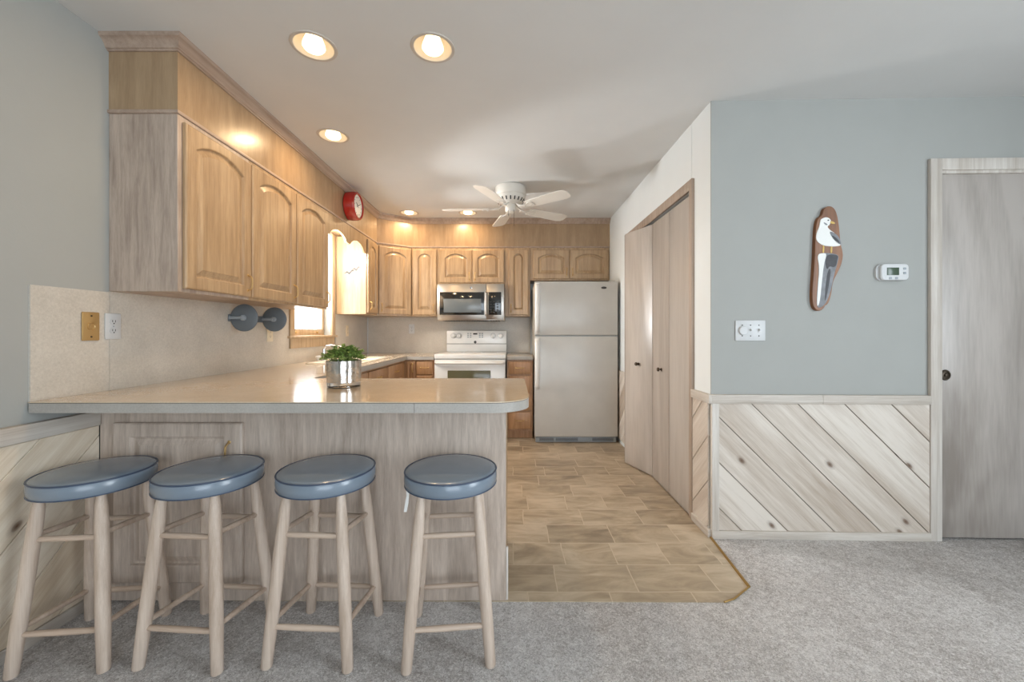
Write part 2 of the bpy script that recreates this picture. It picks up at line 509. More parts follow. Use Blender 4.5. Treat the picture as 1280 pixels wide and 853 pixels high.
class MB:
    def __init__(self, m=ID):
        self.bm = bmesh.new()
        self.m = m

    def _merge(self, t):
        me = bpy.data.meshes.new('tmp')
        t.to_mesh(me)
        t.free()
        me.transform(self.m)
        self.bm.from_mesh(me)
        bpy.data.meshes.remove(me)

    def box(self, x0, x1, y0, y1, z0, z1, bev=0.0, seg=2):
        t = bmesh.new()
        bmesh.ops.create_cube(t, size=1.0)
        for v in t.verts:
            v.co = Vector((x0 + (v.co.x + .5) * (x1 - x0), y0 + (v.co.y + .5) * (y1 - y0), z0 + (v.co.z + .5) * (z1 - z0)))
        if bev:
            bmesh.ops.bevel(t, geom=list(t.edges), offset=bev, segments=seg, profile=0.5, affect='EDGES')
        self._merge(t)
        return self

    def rings(self, rings, cap0=True, cap1=True, closed=True):
        t = bmesh.new()
        R = [[t.verts.new(p) for p in r] for r in rings]
        n = len(R[0])
        for a, b in zip(R, R[1:]):
            for i in range(n if closed else n - 1):
                j = (i + 1) % n
                t.faces.new((a[i], a[j], b[j], b[i]))
        if cap0:
            t.faces.new(list(reversed(R[0])))
        if cap1:
            t.faces.new(R[-1])
        bmesh.ops.recalc_face_normals(t, faces=t.faces)
        self._merge(t)
        return self

    def prism(self, pts, h0, h1, plane='xy', bev=0.0):
        def P(a, b, h):
            return {'xy': (a, b, h), 'xz': (a, h, b), 'yz': (h, a, b)}[plane]
        if bev:
            c = Vector((sum(p[0] for p in pts) / len(pts), sum(p[1] for p in pts) / len(pts)))
            ins = [(p[0] + (c.x - p[0]) * bev / max(0.001, (Vector(p) - c).length), p[1] + (c.y - p[1]) * bev / max(0.001, (Vector(p) - c).length)) for p in pts]
            s = 1 if h1 > h0 else -1
            rr = [[P(a, b, h0) for a, b in pts], [P(a, b, h1 - s * bev) for a, b in pts], [P(a, b, h1) for a, b in ins]]
        else:
            rr = [[P(a, b, h0) for a, b in pts], [P(a, b, h1) for a, b in pts]]
        return self.rings(rr)

    def lathe(self, prof, c, axis='z', seg=32, cap0=True, cap1=True):
        rr = []
        for r, h in prof:
            r = max(r, 1e-4)
            ring = []
            for i in range(seg):
                a = 2 * PI * i / seg
                p, q = r * math.cos(a), r * math.sin(a)
                ring.append({'z': (c[0] + p, c[1] + q, c[2] + h), 'y': (c[0] + p, c[1] + h, c[2] + q), 'x': (c[0] + h, c[1] + p, c[2] + q)}[axis])
            rr.append(ring)
        return self.rings(rr, cap0, cap1)

    def cone(self, p0, p1, radii, seg=16):
        """tapered rod from p0 to p1; radii = [(t, r), ...]"""
        p0, p1 = Vector(p0), Vector(p1)
        d = (p1 - p0).normalized()
        a = d.orthogonal().normalized()
        b = d.cross(a)
        rr = []
        for t, r in radii:
            c = p0.lerp(p1, t)
            rr.append([c + a * r * math.cos(2 * PI * i / seg) + b * r * math.sin(2 * PI * i / seg) for i in range(seg)])
        return self.rings(rr)

    def tube(self, pts, r, seg=8):
        pts = [Vector(p) for p in pts]
        rr = []
        d0 = (pts[1] - pts[0]).normalized()
        a = d0.orthogonal().normalized()
        for i, p in enumerate(pts):
            d = (pts[min(i + 1, len(pts) - 1)] - pts[max(i - 1, 0)]).normalized()
            a = (a - d * a.dot(d)).normalized()
            b = d.cross(a)
            rr.append([p + a * r * math.cos(2 * PI * k / seg) + b * r * math.sin(2 * PI * k / seg) for k in range(seg)])
        return self.rings(rr)

    def torus(self, c, R, r, seg=40, rs=8):
        rr = []
        for i in range(seg + 1):
            a = 2 * PI * i / seg
            rr.append([(c[0] + (R + r * math.cos(2 * PI * k / rs)) * math.cos(a), c[1] + (R + r * math.cos(2 * PI * k / rs)) * math.sin(a), c[2] + r * math.sin(2 * PI * k / rs)) for k in range(rs)])
        return self.rings(rr, False, False)

    def build(self, name, mat, parent=None, smooth=38, mods=None):
        bm = self.bm
        bmesh.ops.remove_doubles(bm, verts=bm.verts, dist=1e-5)
        bmesh.ops.recalc_face_normals(bm, faces=bm.faces)
        lim = math.radians(smooth)
        for f in bm.faces:
            f.smooth = True
        for e in bm.edges:
            e.smooth = len(e.link_faces) == 2 and e.calc_face_angle(0) < lim
        me = bpy.data.meshes.new(name)
        bm.to_mesh(me)
        bm.free()
        me.materials.append(mat)
        o = bpy.data.objects.new(name, me)
        COL.objects.link(o)
        if parent is not None:
            wm = WORLD[parent.name]
            me.transform(wm.inverted())
            o.parent = parent
            WORLD[o.name] = wm
        else:
            xs = [v.co for v in me.vertices]
            lo = Vector([min(c[i] for c in xs) for i in range(3)])
            hi = Vector([max(c[i] for c in xs) for i in range(3)])
            org = Vector(((lo.x + hi.x) / 2, (lo.y + hi.y) / 2, lo.z))
            me.transform(Matrix.Translation(-org))
            o.location = org
            WORLD[o.name] = Matrix.Translation(org)
        return o


WORLD = {}


def thing(name, label, cat, loc=(0, 0, 0), rotz=0.0, group=None):
    o = bpy.data.objects.new(name, None)
    o.empty_display_size = 0.1
    COL.objects.link(o)
    o.location = loc
    o.rotation_euler = (0, 0, rotz)
    WORLD[o.name] = Matrix.Translation(Vector(loc)) @ Matrix.Rotation(rotz, 4, 'Z')
    tag(o, label, cat, group)
    return o


def tag(o, label, cat, group=None):
    o['label'] = label
    o['category'] = cat
    if group:
        o['group'] = group
    return o


def struct(o, label=None, cat=None):
    o['kind'] = 'structure'
    if label:
        o['label'] = label
    if cat:
        o['category'] = cat
    return o


def arc(cx, cy, r, a0, a1, n):
    return [(cx + r * math.cos(math.radians(a0 + (a1 - a0) * i / n)), cy + r * math.sin(math.radians(a0 + (a1 - a0) * i / n))) for i in range(n + 1)]


def clip(poly, inside, cut):
    out = []
    for i, p in enumerate(poly):
        q = poly[(i + 1) % len(poly)]
        a, b = inside(p), inside(q)
        if a:
            out.append(p)
        if a != b:
            out.append(cut(p, q))
    return out


def clip_rect(poly, u0, u1, v0, v1):
    def lerp(p, q, t):
        return (p[0] + (q[0] - p[0]) * t, p[1] + (q[1] - p[1]) * t)
    for k, lim, s in ((0, u0, 1), (0, u1, -1), (1, v0, 1), (1, v1, -1)):
        if not poly:
            return poly
        poly = clip(poly, lambda p: s * (p[k] - lim) >= 0, lambda p, q: lerp(p, q, (lim - p[k]) / (q[k] - p[k])))
    return poly


# ------------------------------------------------------------------ room shell
XL, XR, YB, YF, H = -1.79, 3.6, 4.915, -3.0, 2.454
XK = 1.115            # kitchen's right-hand wall
YW = 2.25             # front wall beside the kitchen opening
TILT = math.radians(-1.45)
FW = frame((XK, YW, 0), TILT)      # front wall frame: u to the right, w to the viewer
FL = frame((XL, 0, 0), PI / 2)     # left wall: u = +Y, w = +X
FB = frame((0, YB, 0), 0)          # back wall: u = X, w = -Y
FR = frame((XK, 0, 0), -PI / 2)    # kitchen right wall: u = -Y, w = -X

struct(MB().box(-1.95, 3.75, -3.15, 5.05, -0.12, 0.0).build('floor', M['carpet']), 'beige grey cut pile carpet', 'floor')
# kitchen vinyl
vp = [(-1.2, 1.716), (0.90, 1.704), (0.955, 1.725), (1.065, 1.805), (1.108, 2.245), (1.11, 4.90), (-1.2, 4.90)]
struct(MB().prism(vp, -0.02, 0.003).build('vinyl_floor', M['vinyl']), 'beige stone patterned vinyl kitchen floor', 'floor')
mb = MB()
mb.tube([(1.108, 2.235, 0.004), (1.066, 1.805, 0.004)], 0.007)
mb.tube([(1.066, 1.805, 0.004), (0.955, 1.724, 0.004), (0.90, 1.703, 0.004)], 0.004)
struct(mb.build('trim_1', M['gold']), 'gold metal edge strip between vinyl and carpet', 'edge strip')

# ceiling with holes for the recessed lights
CANS = [(-0.366, 1.83), (-0.905, 1.82), (-1.19, 2.65), (-1.13, 4.36), (-0.49, 4.36)]
CAN_R = 0.088
bm = bmesh.new()
ed = []


def loop(pts):
    vs = [bm.verts.new((x, y, H)) for x, y in pts]
    for i, v in enumerate(vs):
        ed.append(bm.edges.new((v, vs[(i + 1) % len(vs)])))


loop([(-1.95, -3.15), (3.75, -3.15), (3.75, 5.05), (-1.95, 5.05)])
for cx, cy in CANS:
    loop(arc(cx, cy, CAN_R, 0, 360, 32)[:-1])
bmesh.ops.triangle_fill(bm, use_beauty=True, use_dissolve=False, edges=ed)
for f in bm.faces:
    f.normal_update()
    if f.normal.z > 0:
        f.normal_flip()
me = bpy.data.meshes.new('ceiling')
bm.to_mesh(me)
bm.free()
me.materials.append(M['ceiling'])
o = bpy.data.objects.new('ceiling', me)
COL.objects.link(o)
struct(o, 'smooth painted ceiling', 'ceiling')
struct(MB().box(-1.95, 3.75, -3.15, 5.05, H + 0.2, H + 0.3).build('roof', M['ceiling']))

# window opening in the left wall
WY0, WY1, WZ0, WZ1 = 3.26, 3.93, 1.12, 2.10
mb = MB()
mb.box(XL - .14, XL, -3.15, WY0, 0, H + .2).box(XL - .14, XL, WY1, 5.05, 0, H + .2)
mb.box(XL - .14, XL, WY0, WY1, 0, WZ0).box(XL - .14, XL, WY0, WY1, WZ1, H + .2)
struct(mb.build('wall_left', M['wall']), 'pale painted left wall', 'wall')
struct(MB().box(XL, 3.75, YB, YB + .13, 0, H + .2).build('wall_back', M['wall_lit']), 'pale painted back wall', 'wall')
struct(MB().box(XR, XR + .13, -3.15, YB, 0, H + .2).build('wall_far_right', M['wall']))
struct(MB().box(XL, XR, -3.13, YF, 0, H + .2).build('wall_front', M['wall']))

# front wall with a door opening (frame FW)
DU0, DU1, DZ = 1.25, 2.06, 2.046
mb = MB(FW).prism([(0, 0), (DU0, 0), (DU0, DZ), (DU1, DZ), (DU1, 0), (2.6, 0), (2.6, H + .2), (0, H + .2)], -0.11, 0)
struct(mb.build('wall_right', M['wall']), 'pale blue grey wall right of the kitchen opening', 'wall')
# kitchen right wall with the pantry opening
PY0, PY1, PZ = 2.495, 3.86, 2.035
mb = MB()
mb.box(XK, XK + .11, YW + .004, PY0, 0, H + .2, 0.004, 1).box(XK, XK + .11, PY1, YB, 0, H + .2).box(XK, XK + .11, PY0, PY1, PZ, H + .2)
struct(mb.build('wall_kitchen_right', M['wall_lit']), 'kitchen wall around the pantry doors, window light put into its colour', 'wall')


# ------------------------------------------------------------------ planked wainscot
def planks(m, u0, u1, v0, v1, slope, u_at, width, w0, w1, name, mat):
    """boards at 45 degrees; slope=+1 rises with u, -1 falls with u; one joint passes (u_at, v1)"""
    mb = MB(m)
    hstep = width * math.sqrt(2)
    lo, hi = -30, 30
    for k in range(lo, hi):
        g = 0.003
        a0, a1 = u_at + k * hstep + g, u_at + (k + 1) * hstep - g
        # strip through (a, v1): points u = a + slope*(v - v1)
        q = [(a0 + slope * (v0 - v1), v0), (a1 + slope * (v0 - v1), v0), (a1, v1), (a0, v1)]
        q = clip_rect(q, u0, u1, v0, v1)
        if len(q) < 3:
            continue
        q = [p for i, p in enumerate(q) if (Vector(p) - Vector(q[i - 1])).length > 1e-4]
        if len(q) >= 3:
            mb.prism(q, w0, w1, 'xy', 0.0025)
    mb.box(u0, u1, v0, v1, w0 - 0.001, w0 + 0.002)
    return mb.build(name, mat)


struct(planks(FW, 0.035, 1.186, 0.045, 0.755, -1, 0.215, 0.18, 0.0, 0.014, 'wainscot_right', M['plank_right']), 'whitewashed diagonal pine boards under the light switch', 'wainscot')
struct(planks(FR, -2.456, -2.262, 0.045, 0.755, 1, -2.33, 0.18, 0.0, 0.012, 'wainscot_kitchen', M['plank_side']), 'narrow diagonal board wainscot beside the pantry', 'wainscot')
struct(planks(FR, -4.6, -3.93, 0.045, 0.755, 1, -4.1, 0.18, 0.0, 0.012, 'wainscot_fridge', M['plank_side']))
struct(planks(FL, 0.3, 1.713, 0.05, 0.755, 1, 1.50, 0.18, 0.0, 0.02, 'wainscot_left', M['plank_left']), 'diagonal knotty pine boards on the left wall', 'wainscot')
# caps, bases, corner strip
mb = MB(FW)
mb.box(-0.006, 0.60, 0.755, 0.804, 0, 0.026, 0.002).box(0.601, 1.186, 0.755, 0.804, 0, 0.026, 0.002)
struct(mb.build('trim_2', M['pine_x']), 'pine cap rail with a butt joint on the right wainscot', 'cap rail')
struct(MB(FR).box(-2.456, -2.225, 0.755, 0.804, 0, 0.024, 0.002).build('trim_3', M['pine_y']), 'short pine cap rail beside the pantry', 'cap rail')
struct(MB(FL).box(0.3, 1.71, 0.757, 0.818, 0, 0.03, 0.002).build('trim_4', M['pine_y']), 'pine cap rail on the left wall', 'cap rail')
struct(MB(FW).box(-0.004, 1.186, 0.0, 0.046, 0, 0.024, 0.002).build('baseboard_right', M['pine_x']), 'pine baseboard under the right wainscot', 'baseboard')
struct(MB(FR).box(-2.456, -2.24, 0.0, 0.046, 0, 0.022, 0.002).build('baseboard_kitchen', M['pine_y']), 'short baseboard beside the pantry', 'baseboard')
struct(MB(FL).box(0.3, 1.713, 0.0, 0.05, 0, 0.026, 0.002).build('baseboard_left', M['pine_y']))
struct(MB(FW).box(-0.004, 0.036, 0.046, 0.755, 0, 0.022, 0.002).build('trim_5', M['pine_v']), 'upright corner strip of the right wainscot', 'corner strip')

# ------------------------------------------------------------------ right door
mb = MB(FW)
mb.box(1.186, 1.248, 0.0, 2.11, 0, 0.02, 0.003)
mb.box(1.248, 2.06, 2.046, 2.11, 0, 0.02, 0.003)
mb.box(2.06, 2.122, 0.0, 2.11, 0, 0.02, 0.003)
mb.box(1.252, 2.06, 2.030, 2.046, -0.06, 0.010)
struct(mb.build('trim_6', M['pine_v']), 'whitewashed casing around the right hand door', 'door casing')
dr = thing('door_1', 'grey whitewashed flush door in the right wall', 'door', FW @ Vector((1.67, 0.012, -0.02)), TILT)
struct(dr)
MB(FW).box(1.252, 2.055, 0.012, 2.032, -0.045, -0.004, 0.002).build('door_leaf', M['door'], dr)
kb = MB(FW)
kb.m = FW @ Matrix.Translation((1.284, 0.915, -0.004))
kb.lathe([(0.0, 0), (0.028, 0.0), (0.030, 0.004), (0.026, 0.008), (0.020, 0.008), (0.018, 0.004), (0.010, 0.005), (0.008, 0.012), (0.0, 0.013)], (0, 0, 0), 'z', 28)
kb.build('round_pull', M['bronze'], dr)

# ------------------------------------------------------------------ pantry doors
mb = MB(FR)
mb.box(-2.497, -2.456, 0, 2.10, -0.02, 0.018, 0.003)
mb.box(-3.925, -2.497, 2.035, 2.10, -0.0, 0.018, 0.003)
mb.box(-3.925, -3.858, 0, 2.035, -0.02, 0.018, 0.003)
struct(mb.build('trim_7', M['casing']), 'oak casing around the pantry opening', 'door casing')
struct(MB(FR).box(-3.855, -2.50, 2.012, 2.034, -0.06, -0.028).build('trim_8', M['slot']), 'dark sliding track at the pantry head', 'track')


def leaf(a, b, z0, z1, t, name, parent):
    a, b = Vector(a), Vector(b)
    f = frame((a.x, a.y, 0), math.atan2(b.y - a.y, b.x - a.x))
    L = (b - a).length
    MB(f).box(0.002, L - 0.002, z0, z1, -t / 2, t / 2, 0.003).build(name, M['bifold'], parent)
    return f, L


def knob(f, u, v, w, parent, mat='bronze', r=0.015):
    k = MB(f @ Matrix.Translation((u, v, w)))
    k.lathe([(0.0, 0), (r * .85, 0), (r * .8, .003), (r * .4, .006), (r * .4, .014), (r, .02), (r, .028), (r * .7, .033), (0, .034)], (0, 0, 0), 'z', 20)
    return k.build('knob', M[mat], parent)


px = XK + 0.005
d2 = struct(thing('door_2', 'near pair of flat grey bifold pantry leaves, closed', 'door', (px, 2.5, 0.012)))
f, L = leaf((px, 3.165), (px, 2.832), 0.012, 2.008, 0.03, 'door_leaf', d2)
knob(f, 0.19, 0.875, 0.015, d2)
leaf((px, 2.832), (px, 2.498), 0.012, 2.008, 0.03, 'door_leaf', d2)
d3 = struct(thing('door_3', 'far pair of bifold pantry leaves, folded partly open beside fridge', 'door', (px, 3.85, 0.012)))
f, L = leaf((0.994, 3.505), (px, 3.172), 0.012, 2.008, 0.03, 'door_leaf', d3)
knob(f, L * 0.52, 0.888, 0.015, d3)
leaf((px, 3.845), (0.996, 3.512), 0.012, 2.008, 0.03, 'door_leaf', d3)

# ------------------------------------------------------------------ kitchen window
wd = struct(thing('window_1', 'bright pine framed window over the sink', 'window', (XL, 3.595, WZ0)))
mb = MB()
gx0, gx1 = XL - 0.11, XL - 0.06
for a, b in ((WY0, WY0 + .045), (WY1 - .045, WY1)):
    mb.box(gx0, gx1, a, b, WZ0, WZ1, 0.003)
for c, d in ((WZ0, WZ0 + .06), (WZ1 - .05, WZ1), (1.60, 1.645)):
    mb.box(gx0 + .002, gx1 - .002, WY0 + .041, WY1 - .041, c, d, 0.003)
mb.build('sash', M['window_wood'], wd)
MB().box(XL - .088, XL - .084, WY0 + .04, WY1 - .04, WZ0 + .05, WZ1 - .04).build('pane', M['glass'], wd)
mb = MB()
mb.box(XL, XL + .018, 3.19, WY0 - .0, WZ0, WZ1 + .02, 0.003).box(XL, XL + .018, WY1, 4.0, WZ0, WZ1 + .02, 0.003)
mb.box(XL, XL + .016, 3.20, 3.99, 1.02, 1.102, 0.003)
mb.build('window_frame', M['window_wood'], wd)
MB().box(XL - .06, XL + .032, 3.165, 4.025, 1.102, 1.122, 0.004).build('window_sill', M['window_wood'], wd)
for yy in (3.40, 3.78):
    MB().lathe([(0, 0), (.012, 0), (.012, .006), (.006, .012), (0, .012)], (XL - .06, yy, WZ0 + .03), 'x', 14).build('sash_lock', M['brass'], wd)

# ------------------------------------------------------------------ backsplash
CT = 0.897
mb = MB()
bx = XL + .007
mb.box(XL, bx, 1.478, 1.768, CT, 1.33).box(XL, bx, 1.7695, 3.185, CT, 1.334)
mb.box(XL, bx, 3.185, 4.02, CT, 1.02).box(XL, bx, 4.02, YB, CT, 1.334)
mb.box(bx, 0.215, YB - .007, YB, CT, 1.334)
struct(mb.build('backsplash', M['backsplash']), 'grey beige laminate backsplash', 'backsplash')
struct(MB().box(bx, bx + .012, YB - .019, YB - .007, CT, 1.334, 0.003).build('trim_9', M['white']), 'white strip in the backsplash corner', 'corner strip')

# ------------------------------------------------------------------ soffit, crown, strip
XU, YU = -1.485, 4.6            # faces of the wall cabinets
DA, DB = Vector((XU, 4.37)), Vector((-1.165, YU))
CY0 = 1.772                     # near end of the left run
foot = [(XL, CY0), (XU, CY0), tuple(DA), tuple(DB), (XK, YU), (XK, YB), (XL, YB)]
struct(MB().prism(foot, 2.131, H).build('soffit', M['soffit']), 'oak veneer soffit above the wall cabinets', 'soffit')


def sweep(path, prof, name, mat):
    """moulding along an open plan path; prof = (out, z), out to the right-hand side of travel"""
    P = [Vector(p) for p in path]
    rr = []
    for i, p in enumerate(P):
        def nrm(a, b):
            d = (b - a).normalized()
            return Vector((d.y, -d.x))
        if i == 0:
            n = nrm(P[0], P[1])
            k = 1
        elif i == len(P) - 1:
            n = nrm(P[-2], P[-1])
            k = 1
        else:
            a, b = nrm(P[i - 1], p), nrm(p, P[i + 1])
            n = (a + b).normalized()
            k = 1 / n.dot(a)
        rr.append([(p.x + n.x * o * k, p.y + n.y * o * k, z) for o, z in prof])
    return MB().rings(rr).build(name, mat)


path = [(XL, CY0), (XU, CY0), tuple(DA), tuple(DB), (XK, YU)]
crown = [(-.002, 2.396), (.008, 2.396), (.010, 2.402), (.016, 2.404), (.022, 2.418), (.034, 2.434), (.044, 2.438), (.046, 2.444), (.046, H), (-.002, H)]
struct(sweep(path, crown, 'trim_10', M['crown']), 'grey brown oak crown moulding along the soffit', 'crown moulding')
strip = [(-.002, 2.122), (.006, 2.124), (.008, 2.131), (.006, 2.138), (-.002, 2.140)]
struct(sweep(path, strip, 'trim_11', M['crown']), 'thin oak strip between soffit and wall cabinets', 'moulding')


# ------------------------------------------------------------------ cabinet parts
def raised_door(f, u0, u1, v0, v1, w0, arched, mat, parent, name='door', stile=0.058, t=0.021):
    W_, H_ = u1 - u0, v1 - v0
    stile = min(stile, W_ * 0.27)
    a = W_ / 2 - stile
    n = 14
    rise = min(0.052, a * 0.8) if arched else 0.0
    cu = (u0 + u1) / 2
    vb, vt = v0 + stile, v1 - stile * 0.78      # bottom and crown of the field
    if arched:
        R = (a * a + rise * rise) / (2 * rise)
        vc = vt - R

    def ring(i, w):
        pts = [(cu - a + i, vb + i, w), (cu + a - i, vb + i, w)]
        for k in range(n + 1):
            x = (a - i) * (1 - 2 * k / n)
            y = vc + math.sqrt(max(0, (R - i) ** 2 - x * x)) if arched else vt - i
            pts.append((cu + x, y, w))
        return pts

    def outer(i, w):
        pts = [(u0 + i, v0 + i, w), (u1 - i, v0 + i, w)]
        for k in range(n + 1):
            pts.append((u1 - i - (W_ - 2 * i) * k / n, v1 - i, w))
        return pts
    ww = w0 + t
    rr = [outer(.004, w0), outer(0, w0 + .004), outer(0, ww - .006), outer(.003, ww - .002), outer(.007, ww), ring(-.002, ww), ring(.002, ww - .002),
          ring(.006, ww - .013), ring(.012, ww - .014), ring(.036 if a > .07 else .02, ww - .004), ring(.039 if a > .07 else .022, ww - .002)]
    return MB(f).rings(rr).build(name, mat, parent, smooth=25)


def pull(f, u, v, w, parent, vertical=True, L=0.085):
    mb = MB(f)
    pts = []
    for k in range(13):
        t = k / 12
        s = (t - .5) * L
        d = 0.026 * (1 - abs(2 * t - 1) ** 6)
        pts.append((u, v + s, w + d) if vertical else (u + s, v, w + d))
    mb.tube(pts, 0.0042)
    for s in (-L / 2, L / 2):
        c = (u, v + s, w) if vertical else (u + s, v, w)
        mb.lathe([(0, -.001), (.008, -.001), (.008, .002), (.005, .004), (0, .004)], c, 'z', 12)
    return mb.build('handle', M['brass'], parent)


def upper(f, u0, u1, v0, v1, depth, doors, label, mats=('oak_v', 'oak_v'), name='wall_cabinet', handle=(), hv=0.075):
    """f at the wall; w=depth is the face; doors = [(u0,u1)], handle = side per door"""
    c = f @ Vector(((u0 + u1) / 2, v0, depth / 2))
    r = thing(name, label, 'cabinet', c)
    MB(f).box(u0, u1, v0, v1, 0.0, depth, 0.002, 1).build('body', M[mats[0]], r)
    for (a, b), s in zip(doors, handle):
        d = raised_door(f, a, b, v0 + .016, v1 - .026, depth, True, M[mats[1]], r)
        pull(f, a + .03 if s == 'l' else b - .03, v0 + .016 + hv, depth + .019, d)
    return r


DPL = XU - XL
UB, UT = 1.334, 2.122
ys = [1.772, 2.2495, 2.718, 3.187]
LAB = ['pale oak wall cabinet with arched door, nearest to the camera on the left wall', 'pale oak wall cabinet with arched door, middle one of the left wall run', 'pale oak wall cabinet with arched door, just left of the kitchen window']
for i in range(3):
    a, b = ys[i] + (.0006 if i else 0), ys[i + 1]
    upper(FL, a, b, UB, UT, DPL, [(a + (.022 if i == 0 else .006), b - .008)], LAB[i], mats=('grey_v' if i == 0 else 'oak_v', 'oak_v'), handle=['r'])
upper(FL, 4.05, 4.367, UB, UT, DPL, [(4.062, 4.352)], 'narrow wall cabinet on the far side of the kitchen window', handle=['l'])
# diagonal corner cabinet
r = thing('corner_wall_cabinet', 'diagonal corner wall cabinet with one wide arched door', 'cabinet', (-1.6, 4.75, UB))
MB().prism([(XL, 4.371), (XU, 4.371), (DB.x - .002, YU), (DB.x - .002, YB), (XL, YB)], UB, UT).build('body', M['oak_v'], r)
fd = frame((DA.x, DA.y, 0), math.atan2(DB.y - DA.y, DB.x - DA.x))
Ld = (DB - DA).length
d = raised_door(fd, .016, Ld - .012, UB + .016, UT - .026, 0.0015, True, M['oak_v'], r)
pull(fd, .045, UB + .09, .0205, d)
DPB = YB - YU
upper(FB, -1.163, -0.866, UB, UT, DPB, [(-1.145, -0.876)], 'single door wall cabinet between the corner cabinet and the microwave', handle=['r'])
upper(FB, -0.865, -0.092, 1.702, UT, DPB, [(-0.838, -0.468), (-0.462, -0.10)], 'short double door wall cabinet above the microwave', handle=['r', 'l'], hv=.07)
upper(FB, -0.091, 0.2, UB, UT, DPB, [(-0.05, 0.178)], 'very narrow wall cabinet between microwave and fridge', handle=['l'])
upper(FB, 0.201, 1.112, 1.745, UT, DPB, [(0.23, 0.648), (0.654, 1.095)], 'short double door wall cabinet above the fridge', handle=['r', 'l'], hv=.08)

# scalloped valance over the window
pts = [(3.188, UT), (3.188, 1.948), (3.235, 1.948)]
pts += [(3.245 + .335 * k / 12, 1.955 + .066 * math.sin(PI * min(1, k / 12)) ** .65) for k in range(13)]
pts += [(3.62, 1.956)]
pts += [(3.657 + .335 * k / 12, 1.955 + .066 * math.sin(PI * min(1, k / 12)) ** .65) for k in range(13)]
pts += [(4.003, 1.948), (4.049, 1.948), (4.049, UT)]
tag(MB().prism(pts, XU - .019, XU, 'yz').build('valance', M['oak_v']), 'scalloped oak valance board bridging the window between wall cabinets', 'valance')
# lamp behind the valance
r = thing('sink_lamp', 'small lit opal lamp under the soffit above the sink', 'lamp', (-1.66, 3.50, 2.131))
MB().lathe([(0, 0), (.055, 0), (.055, -.015), (.03, -.02), (0, -.02)], (-1.66, 3.50, 2.131), 'z', 24).build('lamp_base', M['white'], r)
MB().lathe([(.02, 0), (.04, -.01), (.055, -.035), (.055, -.06), (.035, -.085), (0, -.092)], (-1.66, 3.50, 2.112), 'z', 24).build('lamp_shade', M['opal'], r)
ld = bpy.data.lights.new('sink_light', 'POINT')
ld.energy, ld.color, ld.shadow_soft_size = SINK_LAMP_POWER, (1, .95, .86), .05
lo = bpy.data.objects.new('sink_light', ld)
COL.objects.link(lo)
lo.location = (-1.66, 3.50, 1.96)

# gull stickers on the bright side of the far wall cabinet
for k, (gx, gz, s) in enumerate(((-1.655, 1.765, .055), (-1.585, 1.80, .045))):
    p = [(gx - s, gz - .022), (gx - s * .4, gz + .006), (gx, gz - .010), (gx + s * .5, gz + .020), (gx + s, gz + .010), (gx + s * .5, gz + .002), (gx, gz - .030), (gx - s * .4, gz - .012)]
    tag(MB().prism(p, 4.0470, 4.0498, 'xz').build('gull_decal', M['paint_dark']), ['larger', 'smaller'][k] + ' dark flying gull decal on the bright cabinet side by the window', 'decal', 'gull decals')

# ------------------------------------------------------------------ base cabinets
TK = 0.095
CB = CT - .041
PX0, PX1 = XL + .022, -0.03
PY, PYB = 1.713, 2.215
r = thing('peninsula_cabinet', 'pickled oak peninsula cabinet under the breakfast counter, behind the stools', 'cabinet', (-.9, 1.95, 0))
MB().box(PX0 + .02, PX1 - .022, PY + .025, PYB - .06, 0.005, TK).box(PX0, PX1 - .021, PY + .0185, PYB, TK, CB).build('body', M['oak_v'], r)
MB().box(PX1 - .0205, PX1, PY + .0185, PYB, .004, CB, .001, 1).build('side_panel', M['oak_v'], r)
MB().box(PX0, PX1 + .001, PY, PY + .018, .003, CB, .001, 1).build('back_panel', M['peninsula'], r)
fp = frame((0, PY, 0), 0)
d = raised_door(fp, -1.696, -1.148, .088, .768, 0.0, False, M['peninsula'], r, stile=.075)
pull(fp, -1.20, .645, .019, d)
MB().box(PX1 + .001, PX1 + .010, PY + .004, PY + .018, .003, .23, .002).build('base_strip', M['pine_v'], r)

# run under the window
XF = -1.16
YR0 = 4.292
r = thing('sink_cabinet', 'oak base cabinet under the sink along the window wall', 'cabinet', (-1.45, 3.2, 0))
MB().box(XL + .01, XF, PYB + .001, 4.285, TK, CB).box(XL + .01, XF - .06, PYB + .001, 4.285, .004, TK).build('body', M['base_oak'], r)
fs = frame((XF, 0, 0), PI / 2)
for a, b in ((2.30, 2.66), (2.68, 3.16), (3.18, 3.66), (3.68, 4.14)):
    MB(fs).box(a, b, .70, .835, 0, .019, .005).build('drawer_front', M['base_oak'], r)
    q = raised_door(fs, a, b, .12, .685, 0, True, M['base_oak'], r)
    pull(fs, (a + b) / 2, .7675, .019, r, vertical=False)
r = thing('corner_base_cabinet', 'oak base cabinet in the corner left of the range', 'cabinet', (-1.3, 4.6, 0))
MB().box(XL + .01, -0.842, YR0, YB - .01, TK, CB).box(XL + .01, -0.842, YR0 + .06, YB - .01, .004, TK).build('body', M['base_oak'], r)
fr_ = frame((0, YR0, 0), 0)
MB(fr_).box(-1.03, -.86, .70, .835, 0, .019, .005).build('drawer_front', M['base_oak'], r)
pull(fr_, -.945, .77, .019, r, vertical=False)
raised_door(fr_, -1.03, -.86, .12, .685, 0, True, M['base_oak'], r)
d = raised_door(fr_, -1.135, -1.045, .12, .835, 0, False, M['base_oak'], r)
pull(fr_, -1.07, .77, .019, d)
r = thing('drawer_cabinet', 'narrow oak drawer cabinet between range and fridge', 'cabinet', (.08, 4.6, 0))
MB().box(-.062, .214, YR0, YB - .01, TK, CB).box(-.062, .214, YR0 + .05, YB - .01, .004, TK).build('body', M['base_oak'], r)
